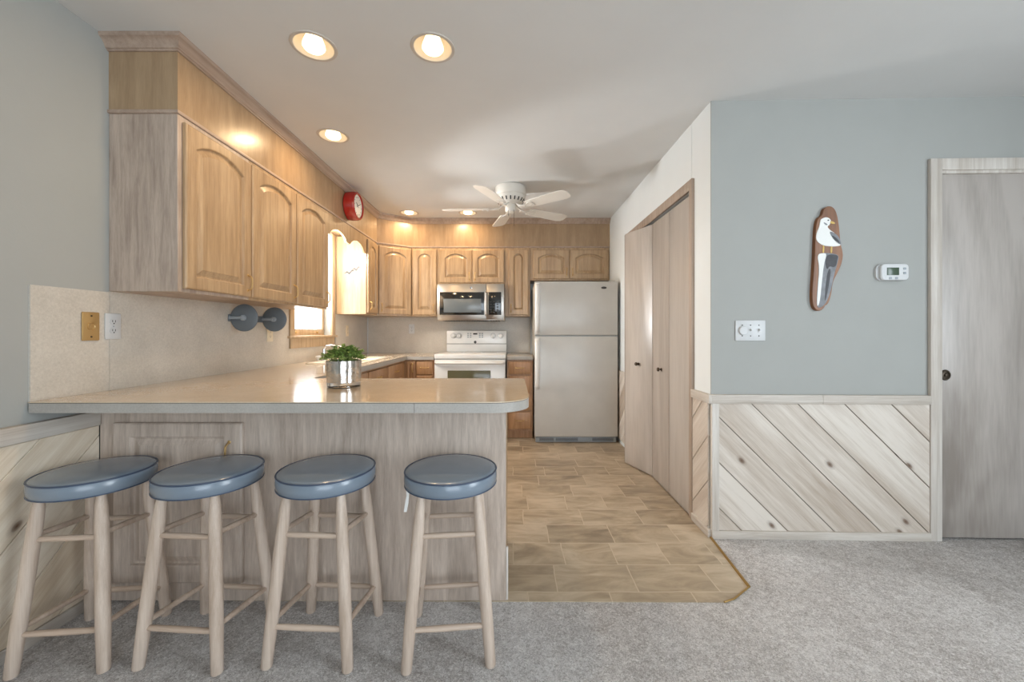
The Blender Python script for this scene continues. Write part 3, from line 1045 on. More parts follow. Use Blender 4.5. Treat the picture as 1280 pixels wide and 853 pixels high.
for v0, v1 in ((.70, .838), (.505, .685), (.31, .49), (.115, .295)):
    dd = MB(fr_).box(-.048, .197, v0, v1, 0, .019, .006).build('drawer', M['base_oak'], r)
    pull(fr_, .075, (v0 + v1) / 2, .019, dd, vertical=False)

# ------------------------------------------------------------------ worktops
S0, S1, T0, T1 = -1.66, -1.22, 3.2, 4.05      # sink cutout
outl = [(XL + .008, 1.47)] + arc(-.075, 1.61, .14, -90, 0, 12) + arc(.025, 2.18, .04, 0, 90, 6) + [(-1.12, 2.22), (-1.13, 4.262), (-.843, 4.262), (-.843, YB - .008), (XL + .008, YB - .008)]


def slab(outline, holes, z0, z1):
    b = bmesh.new()
    es = []
    for pts in [outline] + holes:
        vs = [b.verts.new((x, y, z1)) for x, y in pts]
        es += [b.edges.new((v, vs[(i + 1) % len(vs)])) for i, v in enumerate(vs)]
    bmesh.ops.triangle_fill(b, use_beauty=True, use_dissolve=False, edges=es)
    g_ = bmesh.ops.extrude_face_region(b, geom=list(b.faces))
    for e in g_['geom']:
        if isinstance(e, bmesh.types.BMVert):
            e.co.z = z0
    bmesh.ops.recalc_face_normals(b, faces=b.faces)
    m_ = MB()
    m_._merge(b)
    return m_


sinkhole = [(S0 + .03, T0 + .03), (S1 - .03, T0 + .03), (S1 - .03, T1 - .03), (S0 + .03, T1 - .03)]
ct = slab(outl, [sinkhole], CT - .004, CT).build('worktop', M['counter'])
tag(ct, 'tan laminate worktop wrapping from the rounded breakfast bar to the range', 'worktop')


def inset(pts, d):
    out = []
    n = len(pts)
    for i in range(n):
        a, b, c = Vector(pts[i - 1]), Vector(pts[i]), Vector(pts[(i + 1) % n])
        n1 = Vector(((b - a).y, -(b - a).x)).normalized()
        n2 = Vector(((c - b).y, -(c - b).x)).normalized()
        m_ = (n1 + n2).normalized()
        k = d / max(.3, m_.dot(n1))
        out.append((b.x - m_.x * k, b.y - m_.y * k))
    return out


mb = slab(inset(outl, .0012), [sinkhole], CT - .041, CT - .0062)
eb = mb.build('edge_band', M['counter_edge_cool_lit'], ct)
MB().box(-.363, -.3615, 1.4706, 1.474, CT - .041, CT - .005).build('edge_joint', M['seam'], ct)
slab(inset(outl, .0022), [sinkhole], CT - .0062, CT - .004).build('edge_seam', M['seam'], ct)
ct2 = MB().box(-.066, .217, 4.262, YB - .008, CT - .041, CT, .003).build('worktop', M['counter_edge_cool_lit'])
tag(ct2, 'short laminate worktop in the greyed edge colour between range and fridge', 'worktop')

# sink
r = thing('kitchen_sink', 'cream double bowl sink set in the worktop below the window', 'sink', (-1.44, 3.62, CT))
mb = MB()
mid = (T0 + T1) / 2
mb.box(S0, S1, T0, T0 + .05, CT, CT + .008, .003).box(S0, S1, T1 - .05, T1, CT, CT + .008, .003)
for x0_, x1_ in ((S0, S0 + .07), (S1 - .05, S1)):
    mb.box(x0_, x1_, T0 + .046, T1 - .046, CT, CT + .0078, .003)
mb.box(S0 + .066, S1 - .046, mid - .025, mid + .025, CT, CT + .0076, .003)
mb.build('rim', M['sink'], r)
for y0, y1 in ((T0 + .04, mid - .015), (mid + .015, T1 - .04)):
    mb = MB()
    x0, x1, zb = S0 + .06, S1 - .04, CT - .0405
    mb.rings([[(x0, y0, CT + .002), (x1, y0, CT + .002), (x1, y1, CT + .002), (x0, y1, CT + .002)], [(x0 + .03, y0 + .03, zb), (x1 - .03, y0 + .03, zb), (x1 - .03, y1 - .03, zb), (x0 + .03, y1 - .03, zb)]], False, True)
    mb.build('bowl', M['sink'], r)
r = thing('faucet', 'chrome faucet with white knob behind the sink', 'faucet', (-1.69, 3.62, CT))
MB().lathe([(0, 0), (.03, 0), (.03, .012), (.016, .02), (.014, .10), (0, .10)], (-1.70, 3.60, CT + .006), 'z', 20).build('faucet_base', M['chrome'], r)
MB().tube([(-1.70, 3.60, CT + .08), (-1.69, 3.60, CT + .125), (-1.63, 3.60, CT + .135), (-1.54, 3.60, CT + .12), (-1.53, 3.60, CT + .095)], .011, 10).build('spout', M['chrome'], r)
for yy in (3.50, 3.70):
    MB().lathe([(0, 0), (.018, 0), (.014, .015), (.022, .025), (.022, .04), (0, .045)], (-1.70, yy, CT + .006), 'z', 16).build('tap_knob', M['white'], r)

# ------------------------------------------------------------------ range
RX0, RX1, RY = -.836, -.074, 4.255
r = thing('kitchen_range', 'white electric range with raised control panel', 'range', (-.455, 4.5, 0))
MB().box(RX0 + .004, RX1 - .004, RY + .02, 4.885, .03, .865, .004).box(RX0 + .03, RX1 - .03, RY + .06, 4.86, .004, .03).build('body', M['enamel'], r)
MB().box(RX0, RX1, RY - .012, 4.80, .867, .917, .008).build('cooktop', M['enamel'], r)
for cx, cy, rr in ((-.64, 4.42, .10), (-.27, 4.42, .08), (-.64, 4.66, .08), (-.27, 4.66, .10)):
    MB().lathe([(rr - .006, .0), (rr - .006, .0012), (rr, .0012), (rr, .0)], (cx, cy, .9165), 'z', 32, False, False).build('burner_ring', M['grey_light'], r)
fg = frame((0, 4.79, 0), 0)
MB(fg).box(RX0 + .045, RX1 - .002, .917, 1.168, -.09, 0, .006).build('backguard', M['enamel'], r)
MB(fg).box(RX0 + .045, RX1 - .002, 1.008, 1.014, 0, .002).build('panel_line', M['slot'], r)
for u in (-.73, -.665, -.255, -.165):
    k = MB(fg @ Matrix.Translation((u + .02, 1.108, 0)))
    k.lathe([(0, 0), (.030, 0), (.030, .006), (.022, .010), (.020, .026), (0, .028)], (0, 0, 0), 'z', 24)
    k.box(-.005, .005, -.022, .022, .024, .036, .002)
    kn = k.build('control_knob', M['enamel'], r)
    k = MB(fg @ Matrix.Translation((u + .02, 1.108, 0)))
    k.torus((0, 0, .004), .030, .0025, 24, 6)
    k.build('knob_ring', M['grey_light'], kn)
MB(fg).box(-.475, -.425, 1.122, 1.138, 0, .003).build('clock_display', M['dark'], r)
for u0 in (-.545, -.405):
    mb = MB(fg)
    for i in range(2):
        for j in range(3):
            mb.box(u0 + i * .03, u0 + i * .03 + .02, 1.085 + j * .022, 1.098 + j * .022, 0, .002)
    mb.build('button_pad', M['grey_light'], r)
mb = MB(fg @ Matrix.Translation((-.45, 1.032, 0)))
mb.lathe([(0, 0), (.016, 0), (.016, .002), (0, .003)], (0, 0, 0), 'z', 20)
mb.build('badge', M['slot'], r)
fo = frame((0, RY, 0), 0)
dd = MB(fo).box(RX0 + .006, RX1 - .006, .235, .858, -.018, .02, .006).build('oven_door', M['enamel'], r)
MB(fo).box(-.69, -.235, .40, .745, .018, .024, .004).build('oven_window', M['oven_glass'], dd)
mb = MB(fo)
mb.tube([(RX0 + .02, .825, .018), (RX0 + .035, .825, .05), (RX0 + .07, .825, .058), (RX1 - .07, .825, .058), (RX1 - .035, .825, .05), (RX1 - .02, .825, .018)], .015, 12)
mb.build('oven_handle', M['enamel'], dd)
MB(fo).box(RX0 + .006, RX1 - .006, .05, .225, -.018, .015, .006).build('storage_drawer', M['enamel'], r)

# ------------------------------------------------------------------ microwave
fm = frame((0, 4.52, 0), 0)
MX0, MX1, MZ0, MZ1 = -.852, -.094, 1.283, 1.697
r = thing('microwave', 'stainless over the range microwave with black glass door', 'microwave', (-.473, 4.7, MZ0))
MB(fm).box(MX0, MX1, MZ0, MZ1, -.385, 0, .004).build('body', M['steel'], r)
d = MB(fm).box(MX0 + .002, -.30, MZ0 + .012, MZ1 - .004, 0.001, .022, .005).build('microwave_door', M['steel'], r)
MB(fm).box(MX0 + .03, -.322, MZ0 + .062, MZ1 - .095, .0215, .0245, .003).build('door_window', M['black_glass'], d)
MB(fm).box(MX0 + .075, -.355, MZ0 + .09, MZ1 - .17, .024, .0255, .003).build('window_mesh', plain('grey_window_mesh', (110, 116, 118), 0.2), d)
mb = MB(fm)
mb.tube([(-.300, MZ0 + .06, .022), (-.300, MZ0 + .07, .05), (-.300, MZ1 - .105, .05), (-.300, MZ1 - .095, .022)], .011, 10)
mb.build('door_handle', M['steel'], d)
MB(fm).box(-.297, MX1 - .002, MZ0 + .012, MZ1 - .004, .001, .02, .005).build('control_side', M['steel'], r)
p_ = MB(fm).box(-.272, MX1 - .035, MZ0 + .062, MZ1 - .095, .0195, .0225, .003).build('control_panel', M['black_glass'], r)
mb = MB(fm)
for i in range(3):
    for j in range(5):
        mb.box(-.258 + i * .038, -.238 + i * .038, MZ0 + .085 + j * .03, MZ0 + .096 + j * .03, .0225, .0235)
mb.build('key_marks', M['slot'], p_)
mb = MB(fm @ Matrix.Translation((-.47, MZ1 - .045, .022)))
mb.lathe([(0, 0), (.014, 0), (.013, .002), (0, .003)], (0, 0, 0), 'z', 20)
mb.build('badge', M['chrome'], d)
mb = MB(fm)
for k in range(22):
    mb.box(MX0 + .05 + k * .03, MX0 + .07 + k * .03, MZ0 - .004, MZ0 + .002, -.30, -.05)
mb.build('underside_vent', M['slot'], r)

# ------------------------------------------------------------------ fridge
ff = frame((0, 4.185, 0), 0)
GX0, GX1 = .226, 1.083
r = thing('refrigerator', 'off white top freezer refrigerator beside the pantry', 'refrigerator', (.65, 4.5, 0))
MB(ff).box(GX0 + .004, GX1 - .004, .03, 1.672, -.69, -.004, .006).box(GX0 + .03, GX1 - .03, .004, .03, -.6, -.05).build('body', M['fridge'], r)


def fdoor(v0, v1, name):
    t = bmesh.new()
    n = 10
    rr = []
    pts = []
    w = GX1 - GX0
    prof = [(GX0, 0.0)] + [(GX0 + w * k / n, .052 + .010 * math.sin(PI * k / n)) for k in range(n + 1)] + [(GX1, 0.0)]
    mb = MB(ff)
    for v, s in ((v0, .008), (v0 + .004, .002), (v0 + .012, 0), (v1 - .012, 0), (v1 - .004, .002), (v1, .008)):
        rr.append([(u, v, max(.001, ww - s)) for u, ww in prof])
    mb.rings(rr)
    return mb.build(name, M['fridge'], r, smooth=50)


fz = fdoor(1.118, 1.676, 'freezer_door')
fg_ = fdoor(.068, 1.108, 'fridge_door')
MB(ff).box(GX0 + .006, GX1 - .006, 1.106, 1.120, -.003, .04).build('door_gasket', M['grey_light'], r)


def fhandle(v0, v1, parent, top):
    mb = MB(ff)
    rr = []
    n = 16
    for k in range(n + 1):
        t = k / n
        v = v0 + (v1 - v0) * t
        out = .052 + .058 * (math.sin(PI * min(1, max(0, t))) ** .35)
        wd = .026
        u = GX0 + .028
        rr.append([(u - wd, v, out - .008), (u - wd * .6, v, out + .006), (u + wd * .6, v, out + .006), (u + wd, v, out - .008), (u + wd * .6, v, out - .016), (u - wd * .6, v, out - .016)])
    mb.rings(rr)
    mb.box(GX0 + .006, GX0 + .052, v0 - .004, v0 + .03, .045, .062, .004)
    mb.box(GX0 + .006, GX0 + .052, v1 - .03, v1 + .004, .045, .062, .004)
    mb.build('handle', M['enamel'], parent, smooth=60)


fhandle(1.135, 1.655, fz, True)
fhandle(.56, 1.09, fg_, False)
mb = MB(ff @ Matrix.Translation((.94, 1.61, .056)) @ Matrix.Diagonal((1, .42, 1, 1)))
mb.lathe([(0, 0), (.030, 0), (.028, .004), (0, .005)], (0, 0, 0), 'z', 24)
mb.build('badge', M['slot'], fz)
gr = MB(ff).box(GX0 + .01, GX1 - .01, .008, .062, -.004, .03, .003).build('kick_grille', M['grey_light'], r)
for a, b in ((GX0 + .05, GX0 + .2), (GX0 + .22, GX0 + .45), (GX0 + .6, GX0 + .82)):
    mb = MB(ff)
    for z in (.022, .034, .046):
        mb.box(a, b, z, z + .006, .029, .031)
    mb.build('grille_slot', M['slot'], gr)
mb = MB(ff)
mb.box(GX1 - .08, GX1 - .02, 1.676, 1.69, -.03, .03, .003)
mb.build('hinge_cover', M['fridge'], r)

# ------------------------------------------------------------------ recessed lights
CAN_LABELS = ['large lit recessed light in the ceiling, right one of the two nearest the camera', 'large lit recessed light in the ceiling, left one of the two nearest the camera',
              'lit recessed light beside the left soffit, alone in the middle', 'lit recessed light in front of the diagonal corner cabinet', 'lit recessed light just left of the ceiling fan blades']
for (cx, cy), lb in zip(CANS, CAN_LABELS):
    r = thing('recessed_light', lb, 'ceiling light', (cx, cy, H), group='recessed ceiling lights')
    c = (cx, cy, H)
    MB().lathe([(CAN_R - .004, .003), (CAN_R - .003, -.003), (CAN_R + .003, -.005), (CAN_R + .011, -.003), (CAN_R + .013, .0)], c, 'z', 40, False, False).build('trim_ring', M['can_inside'], r)
    MB().lathe([(CAN_R - .003, 0), (CAN_R - .008, .05), (.06, .14), (0, .15)], c, 'z', 32, False, True).build('can', M['can_inside'], r)
    MB().lathe([(.018, .10), (.03, .055), (.047, .01), (.049, -.002), (.042, -.012), (.025, -.018), (0, -.020)], c, 'z', 28).build('bulb', M['bulb'], r)
    ld = bpy.data.lights.new('can_light', 'AREA')
    ld.shape, ld.size = 'DISK', .10
    ld.energy, ld.color = CAN_POWER, CAN_COLOR
    lo = bpy.data.objects.new('can_light', ld)
    COL.objects.link(lo)
    lo.location = (cx, cy, H - .024)

# ------------------------------------------------------------------ ceiling fan
FC = Vector((-.02, 3.6, H))
r = thing('ceiling_fan', 'white five blade ceiling fan mounted flush above the kitchen', 'ceiling fan', FC)
MB().lathe([(0, 0), (.132, 0), (.138, -.006), (.140, -.015), (.140, -.070), (.134, -.078), (0, -.078)], FC, 'z', 40).build('ceiling_mount', M['fan_white'], r)
mo = MB().lathe([(0, -.078), (.130, -.078), (.132, -.09), (.128, -.11), (.112, -.135), (.09, -.15), (.05, -.156), (0, -.156)], FC, 'z', 40).build('motor_housing', M['fan_white'], r)
mb = MB()
for k in range(20):
    a = 2 * PI * k / 20
    for q in range(1):
        c, s = math.cos(a), math.sin(a)
        p0 = FC + Vector((.126 * c, .126 * s, -.112))
        p1 = FC + Vector((.109 * c, .109 * s, -.138))
        mb.cone(p0, p1, [(0, .006), (1, .006)], 6)
mb.build('vent_slots', M['dark'], mo)
MB().lathe([(0, -.156), (.046, -.156), (.048, -.165), (.048, -.21), (.04, -.222), (.015, -.228), (0, -.228)], FC, 'z', 28).build('switch_housing', M['fan_white'], r)
for dx in (-.02, .03):
    MB().tube([FC + Vector((dx, -.03, -.20)), FC + Vector((dx, -.045, -.23)), FC + Vector((dx, -.045, -.36 if dx > 0 else -.27))], .0018, 6).build('pull_chain', M['bronze'], r)
for k in range(5):
    a = math.radians(31 + 72 * k)
    # x along the blade, y across, pitched 12 degrees
    mx = Matrix.Translation(FC + Vector((0, 0, -.190))) @ Matrix.Rotation(a, 4, 'Z') @ Matrix.Rotation(math.radians(-11), 4, 'X')
    mb = MB(mx)
    out = [(.19, -.05), (.24, -.056), (.56, -.068), (.60, -.055), (.615, -.03), (.615, .03), (.60, .055), (.56, .068), (.24, .056), (.19, .05)]
    mb.prism(out, -.003, .003, 'xy')
    mb.build('fan_blade', M['fan_blade'], r)
    mb = MB(mx)
    mb.prism([(.10, -.018), (.17, -.012), (.20, -.032), (.245, -.04), (.26, -.02), (.26, .02), (.245, .04), (.20, .032), (.17, .012), (.10, .018)], -.009, -.004, 'xy')
    mb.tube([(.06, 0, .036), (.10, 0, .010), (.17, 0, -.007)], .008, 8)
    for xx, yy in ((.21, -.022), (.21, .022), (.245, 0)):
        mb.lathe([(0, -.013), (.006, -.013), (.006, -.009), (0, -.009)], (xx, yy, 0), 'z', 10)
    mb.build('blade_bracket', M['fan_white'], r)

# ------------------------------------------------------------------ wall clock on the soffit
fc = frame((XU, 3.60, 2.285), PI / 2)
r = thing('wall_clock', 'round red wall clock on the soffit above the window', 'clock', (XU, 3.60, 2.285))
MB(fc).lathe([(0, .001), (.112, .001), (.124, .010), (.127, .04), (.126, .08), (.120, .098), (.110, .102), (.102, .098), (.100, .088), (0, .088)], (0, 0, 0), 'z', 44).build('clock_rim', M['red'], r)
fa = MB(fc).lathe([(0, .088), (.100, .088), (.100, .090), (0, .090)], (0, 0, 0), 'z', 40).build('clock_face', M['clock_face'], r)
mb = MB(fc)
for k in range(12):
    a = 2 * PI * k / 12
    L_ = .016 if k % 3 == 0 else .010
    mb.cone((.072 * math.sin(a), .072 * math.cos(a), .0905), ((.072 + L_) * math.sin(a), (.072 + L_) * math.cos(a), .0905), [(0, .0022), (1, .0022)], 6)
mb.build('hour_marks', M['dark'], fa)
for nm, a, L_, wd in (('hour_hand', -60, .045, .004), ('minute_hand', 60, .068, .003)):
    a = math.radians(a)
    MB(fc).cone((-.01 * math.sin(a), -.01 * math.cos(a), .093), (L_ * math.sin(a), L_ * math.cos(a), .093), [(0, wd), (1, wd * .5)], 8).build(nm, M['dark'], fa)
MB(fc).lathe([(0, .09), (.006, .09), (.006, .097), (0, .098)], (0, 0, 0), 'z', 14).build('hand_hub', M['chrome'], fa)

# ------------------------------------------------------------------ outlets and switches
def outlet(f, u, v, w, label, mat='white', group='wall outlets'):
    c = f @ Vector((u, v, w))
    r = thing('wall_outlet', label, 'outlet', c, group=group)
    MB(f).box(u - .035, u + .035, v - .0575, v + .0575, w, w + .006, .003).build('cover_plate', M[mat], r)
    for s in (-.020, .020):
        k = MB(f @ Matrix.Translation((u, v + s, w)))
        pts = [(p[0], max(-.013, min(.013, p[1]))) for p in arc(0, 0, .0165, 0, 360, 24)[:-1]]
        k.prism(pts, .005, .008, 'xy')
        q = k.build('socket', M[mat], r)
        k = MB(f @ Matrix.Translation((u, v + s, w)))
        k.box(-.0075, -.0050, -.001, .008, .0075, .0084).box(.0050, .0075, -.002, .008, .0075, .0084)
        k.lathe([(0, .0075), (.003, .0075), (.003, .0084), (0, .0084)], (0, -.007, 0), 'z', 10)
        k.build('socket_slots', M['dark'], q)
    k = MB(f @ Matrix.Translation((u, v, w)))
    k.lathe([(0, .005), (.003, .005), (.002, .0075), (0, .0075)], (0, 0, 0), 'z', 10).build('screw', M['grey_light'], r)
    return r


outlet(FL, 1.780, 1.179, .0075, 'white double outlet beside the brass wall plate on the backsplash')
outlet(FL, 2.93, 1.14, .0075, 'cream outlet half hidden behind the towel holder', 'almond')
outlet(FB, -1.24, 1.19, .0075, 'white outlet on the back wall left of the microwave')
outlet(FL, 4.30, 1.165, .0075, 'almond outlet right of the kitchen window', 'almond')
r = thing('brass_wall_plate', 'brass wall plate with a round jack at the near end of the backsplash', 'wall plate', FL @ Vector((1.685, 1.178, .007)))
MB(FL).box(1.650, 1.720, 1.118, 1.238, .0075, .015, .004).build('cover_plate', M['plate_brass'], r)
k = MB(FL @ Matrix.Translation((1.685, 1.178, .015)))
k.lathe([(0, 0), (.017, 0), (.017, .003), (.013, .004), (.011, .001), (0, .001)], (0, 0, 0), 'z', 24).build('jack', M['brass'], r)
for s in (-.044, .044):
    k = MB(FL @ Matrix.Translation((1.685, 1.178 + s, .015)))
    k.lathe([(0, 0), (.004, 0), (.003, .002), (0, .002)], (0, 0, 0), 'z', 10).build('screw', M['bronze'], r)

# three-gang switch plate
su, sv = .215, 1.162
r = thing('switch_plate', 'white three gang switch plate with dimmer dial above the cap rail', 'switch', FW @ Vector((su, sv, 0)))
MB(FW).box(su - .083, su + .083, sv - .058, sv + .058, .0005, .0075, .004).build('cover_plate', M['white'], r)
k = MB(FW @ Matrix.Translation((su - .043, sv, .007)))
k.lathe([(0, 0), (.026, 0), (.025, .010), (.022, .013), (0, .013)], (0, 0, 0), 'z', 28).build('dimmer_dial', M['white'], r)
for du in (0.0, .046):
    k = MB(FW @ Matrix.Translation((su + du, sv, .007)))
    k.box(-.006, .006, -.013, .013, 0, .0015, .001)
    k.box(-.004, .004, -.002, .010, 0, .014, .002)
    k.build('toggle', M['white'], r)
mb = MB(FW)
for du in (-.046, 0, .046):
    for dv in (-.03, .03):
        mb.lathe([(0, .0072), (.0035, .0072), (.003, .009), (0, .009)], (su + du, sv + dv, 0), 'z', 10)
mb.build('plate_screws', M['slot'], r)

# thermostat
tu, tv = .985, 1.484
r = thing('thermostat', 'white wall thermostat with small green display', 'thermostat', FW @ Vector((tu, tv, 0)))


def rounded(cx, cy, w, h, rad, n=6):
    P = []
    for sx, sy, a in ((1, -1, -90), (1, 1, 0), (-1, 1, 90), (-1, -1, 180)):
        P += arc(cx + sx * (w / 2 - rad), cy + sy * (h / 2 - rad), rad, a, a + 90, n)
    return P


MB(FW).prism(rounded(tu, tv, .176, .09, .03), .0005, .012, 'xy').prism(rounded(tu, tv, .150, .09, .02), .010, .030, 'xy', .004).build('body', M['white'], r)
MB(FW).box(tu - .045, tu + .020, tv - .018, tv + .024, .0295, .0315, .001).build('display', M['lcd'], r)
for dx, dy in ((.05, .018), (.05, -.006), (-.026, -.034), (.006, -.034)):
    MB(FW).prism(rounded(tu + dx, tv + dy, .014, .012, .004, 3), .0295, .0325, 'xy').build('button', M['grey_light'], r)

# ------------------------------------------------------------------ gull plaque
PS = 1 / 5.883 / 224.5


def pc(px, py):
    x, y = 1000 + px / 5.883, 250 + py / 5.883
    return ((x - 889.5) / 224.5, EYE + (415 - y) / 224.5)


def smooth_poly(pts, it=2):
    for _ in range(it):
        q = []
        for i, p in enumerate(pts):
            n = pts[(i + 1) % len(pts)]
            q += [(p[0] * .75 + n[0] * .25, p[1] * .75 + n[1] * .25), (p[0] * .25 + n[0] * .75, p[1] * .25 + n[1] * .75)]
        pts = q
    return pts


r = thing('gull_plaque', 'brown driftwood plaque painted with a white gull on a piling', 'wall plaque', FW @ Vector((.60, 1.25, 0)))


def poly(pts, w0, w1, name, mat, bev=0.0, parent=r, it=2):
    q = list(reversed(smooth_poly([pc(*p) for p in pts], it)))
    return MB(FW).prism(q, w0, w1, 'xy', bev).build(name, M[mat], parent)


poly([(190, 48), (150, 66), (140, 118), (108, 135), (92, 200), (86, 360), (78, 520), (66, 690), (72, 790), (110, 822), (150, 806), (160, 780), (185, 768), (205, 700), (216, 610), (250, 545), (284, 470), (294, 400), (272, 320), (262, 200), (245, 100), (222, 58)], .001, .022, 'plaque_board', 'driftwood', .004)
poly([(130, 145), (165, 132), (192, 142), (202, 162), (190, 190), (172, 200), (190, 225), (240, 260), (272, 330), (262, 346), (190, 348), (140, 340), (100, 310), (92, 280), (100, 240), (118, 200), (122, 165)], .0215, .0245, 'gull_body', 'paint_white', .001)
poly([(185, 232), (235, 256), (262, 290), (274, 340), (240, 318), (205, 280)], .024, .0262, 'gull_wing', 'paint_grey', .0006)
poly([(198, 262), (240, 290), (266, 330), (225, 305)], .0258, .0275, 'wing_tip', 'paint_dark', 0)
poly([(142, 168), (168, 180), (176, 194), (158, 190)], .0243, .0258, 'neck_shadow_stroke', 'paint_grey', 0)
poly([(196, 160), (228, 174), (226, 184), (204, 182), (192, 176)], .0235, .0262, 'gull_beak', 'paint_yellow', 0)
poly([(174, 152), (186, 152), (186, 160), (174, 160)], .0243, .0256, 'gull_eye', 'paint_dark', 0)
for lx in (143, 200):
    poly([(lx, 338), (lx + 10, 338), (lx + 9, 396), (lx - 4, 396)], .0215, .0238, 'gull_leg', 'paint_yellow', 0, it=1)
poly([(100, 404), (150, 392), (210, 398), (260, 410), (248, 470), (222, 560), (205, 650), (170, 760), (120, 800), (96, 780), (104, 640), (118, 500)], .0212, .0232, 'painted_piling', 'paint_grey', .0006)
poly([(100, 404), (150, 394), (170, 404), (150, 470), (135, 600), (122, 740), (108, 786), (98, 770), (106, 640), (118, 500)], .023, .0242, 'piling_light_face', 'paint_white', 0)
poly([(172, 402), (256, 410), (244, 450), (238, 490), (215, 500), (190, 490), (170, 520), (160, 460)], .023, .0243, 'piling_top_shadow', 'paint_dark', 0)
poly([(178, 520), (200, 505), (190, 600), (172, 700), (155, 760), (162, 640)], .023, .0243, 'piling_crack', 'paint_dark', 0)

# ------------------------------------------------------------------ paper towel holder (empty)
r = thing('paper_towel_holder', 'empty blue grey paper towel holder with two discs on backsplash', 'paper towel holder', (XL + .008, 2.68, 1.246))
tx, tz = XL + .098, 1.243
MB().box(XL + .0075, XL + .022, 2.50, 2.86, tz - .022, tz + .022, .004).build('wall_bar', M['grey_metal'], r)
for y_, s in ((2.52, -1), (2.84, -1)):
    dsk = MB().lathe([(0, -.006), (.080, -.006), (.086, -.002), (.086, .003), (.082, .006), (0, .006)], (tx, y_, tz), 'y', 44).build('end_disc', M['grey_metal'], r)
    MB().tube([(XL + .018, y_ - .016, tz), (XL + .05, y_ - .018, tz), (tx, y_ - .018, tz)], .010, 10).lathe([(0, -.022), (.014, -.022), (.018, -.016), (.018, -.004), (0, -.004)], (tx, y_, tz), 'y', 18).build('arm', M['grey_light'], dsk)

# ------------------------------------------------------------------ potted plant
pcx, pcy = (430 - 641) / 500 * 1.90, 1.90
r = thing('potted_plant', 'small leafy green plant in a silver glass pot on the counter', 'potted plant', (pcx, pcy, CT))
c = (pcx, pcy, CT + .0005)
MB().lathe([(0, 0), (.070, 0), (.074, .003), (.076, .018), (.0765, .022), (0, .022)], c, 'z', 40).build('glass_foot', M['clear_glass'], r)
MB().lathe([(0, .022), (.0765, .022), (.0775, .06), (.079, .122), (.0775, .124), (.074, .122), (.072, .095), (0, .095)], c, 'z', 44).build('pot', M['silver_glass'], r)
MB().lathe([(0, .095), (.071, .095), (.071, .103), (.04, .110), (0, .112)], c, 'z', 28).build('soil', M['soil'], r)
rnd = random.Random(5)
bm = bmesh.new()
stems = MB()
for k in range(210):
    a = rnd.uniform(0, 2 * PI)
    q = rnd.random() ** .5
    base = Vector((pcx + .05 * q * math.cos(a), pcy + .05 * q * math.sin(a), CT + .105))
    sp = .108 * q * rnd.uniform(.75, 1.05)
    tip = Vector((pcx + sp * math.cos(a), pcy + sp * math.sin(a), CT + .115 + (.072 - .055 * q * q) * rnd.uniform(.7, 1.15)))
    midp = base.lerp(tip, .5) + Vector((0, 0, .018))
    if k % 3 == 0:
        stems.tube([base, midp, tip], .0012, 5)
    for t in (.55, .75, .9, 1.0):
        p = base.lerp(midp, t * 2) if t < .5 else midp.lerp(tip, t * 2 - 1)
        d = Vector((math.cos(a + rnd.uniform(-1.6, 1.6)), math.sin(a + rnd.uniform(-1.6, 1.6)), rnd.uniform(-.2, .9))).normalized()
        sd = d.cross(Vector((0, 0, 1)))
        if sd.length < .1:
            sd = Vector((1, 0, 0))
        sd.normalize()
        up = sd.cross(d)
        L_ = rnd.uniform(.013, .023)
        w_ = L_ * .3
        vs = [p, p + d * L_ * .35 + sd * w_ + up * .002, p + d * L_ * .75 + sd * w_ * .8, p + d * L_ - up * .002, p + d * L_ * .75 - sd * w_ * .8, p + d * L_ * .35 - sd * w_ + up * .002, p + d * L_ * .5 - up * .003]
        V = [bm.verts.new(v) for v in vs]
        for i in range(6):
            bm.faces.new((V[i], V[(i + 1) % 6], V[6]))
stems.build('stems', M['leaf'], r)
me = bpy.data.meshes.new('foliage')
bm.to_mesh(me)
bm.free()
me.transform(WORLD[r.name].inverted())
me.materials.append(M['leaf'])
fo_ = bpy.data.objects.new('foliage', me)
COL.objects.link(fo_)
fo_.parent = r
fo_['kind'] = 'stuff'

# ------------------------------------------------------------------ bar stools
STOOLS = [(-1.545, 1.485, 5, 'blue grey padded bar stool nearest the planked left wall, at the far left'),
          (-1.131, 1.498, -4, 'blue grey padded bar stool in front of the peninsula door, second from the left wall'),
          (-.697, 1.505, -3, 'blue grey padded bar stool third from the left wall, right of the peninsula door'),
          (-.232, 1.505, 5.5, 'blue grey padded bar stool at the open right end, white tag under its seat')]


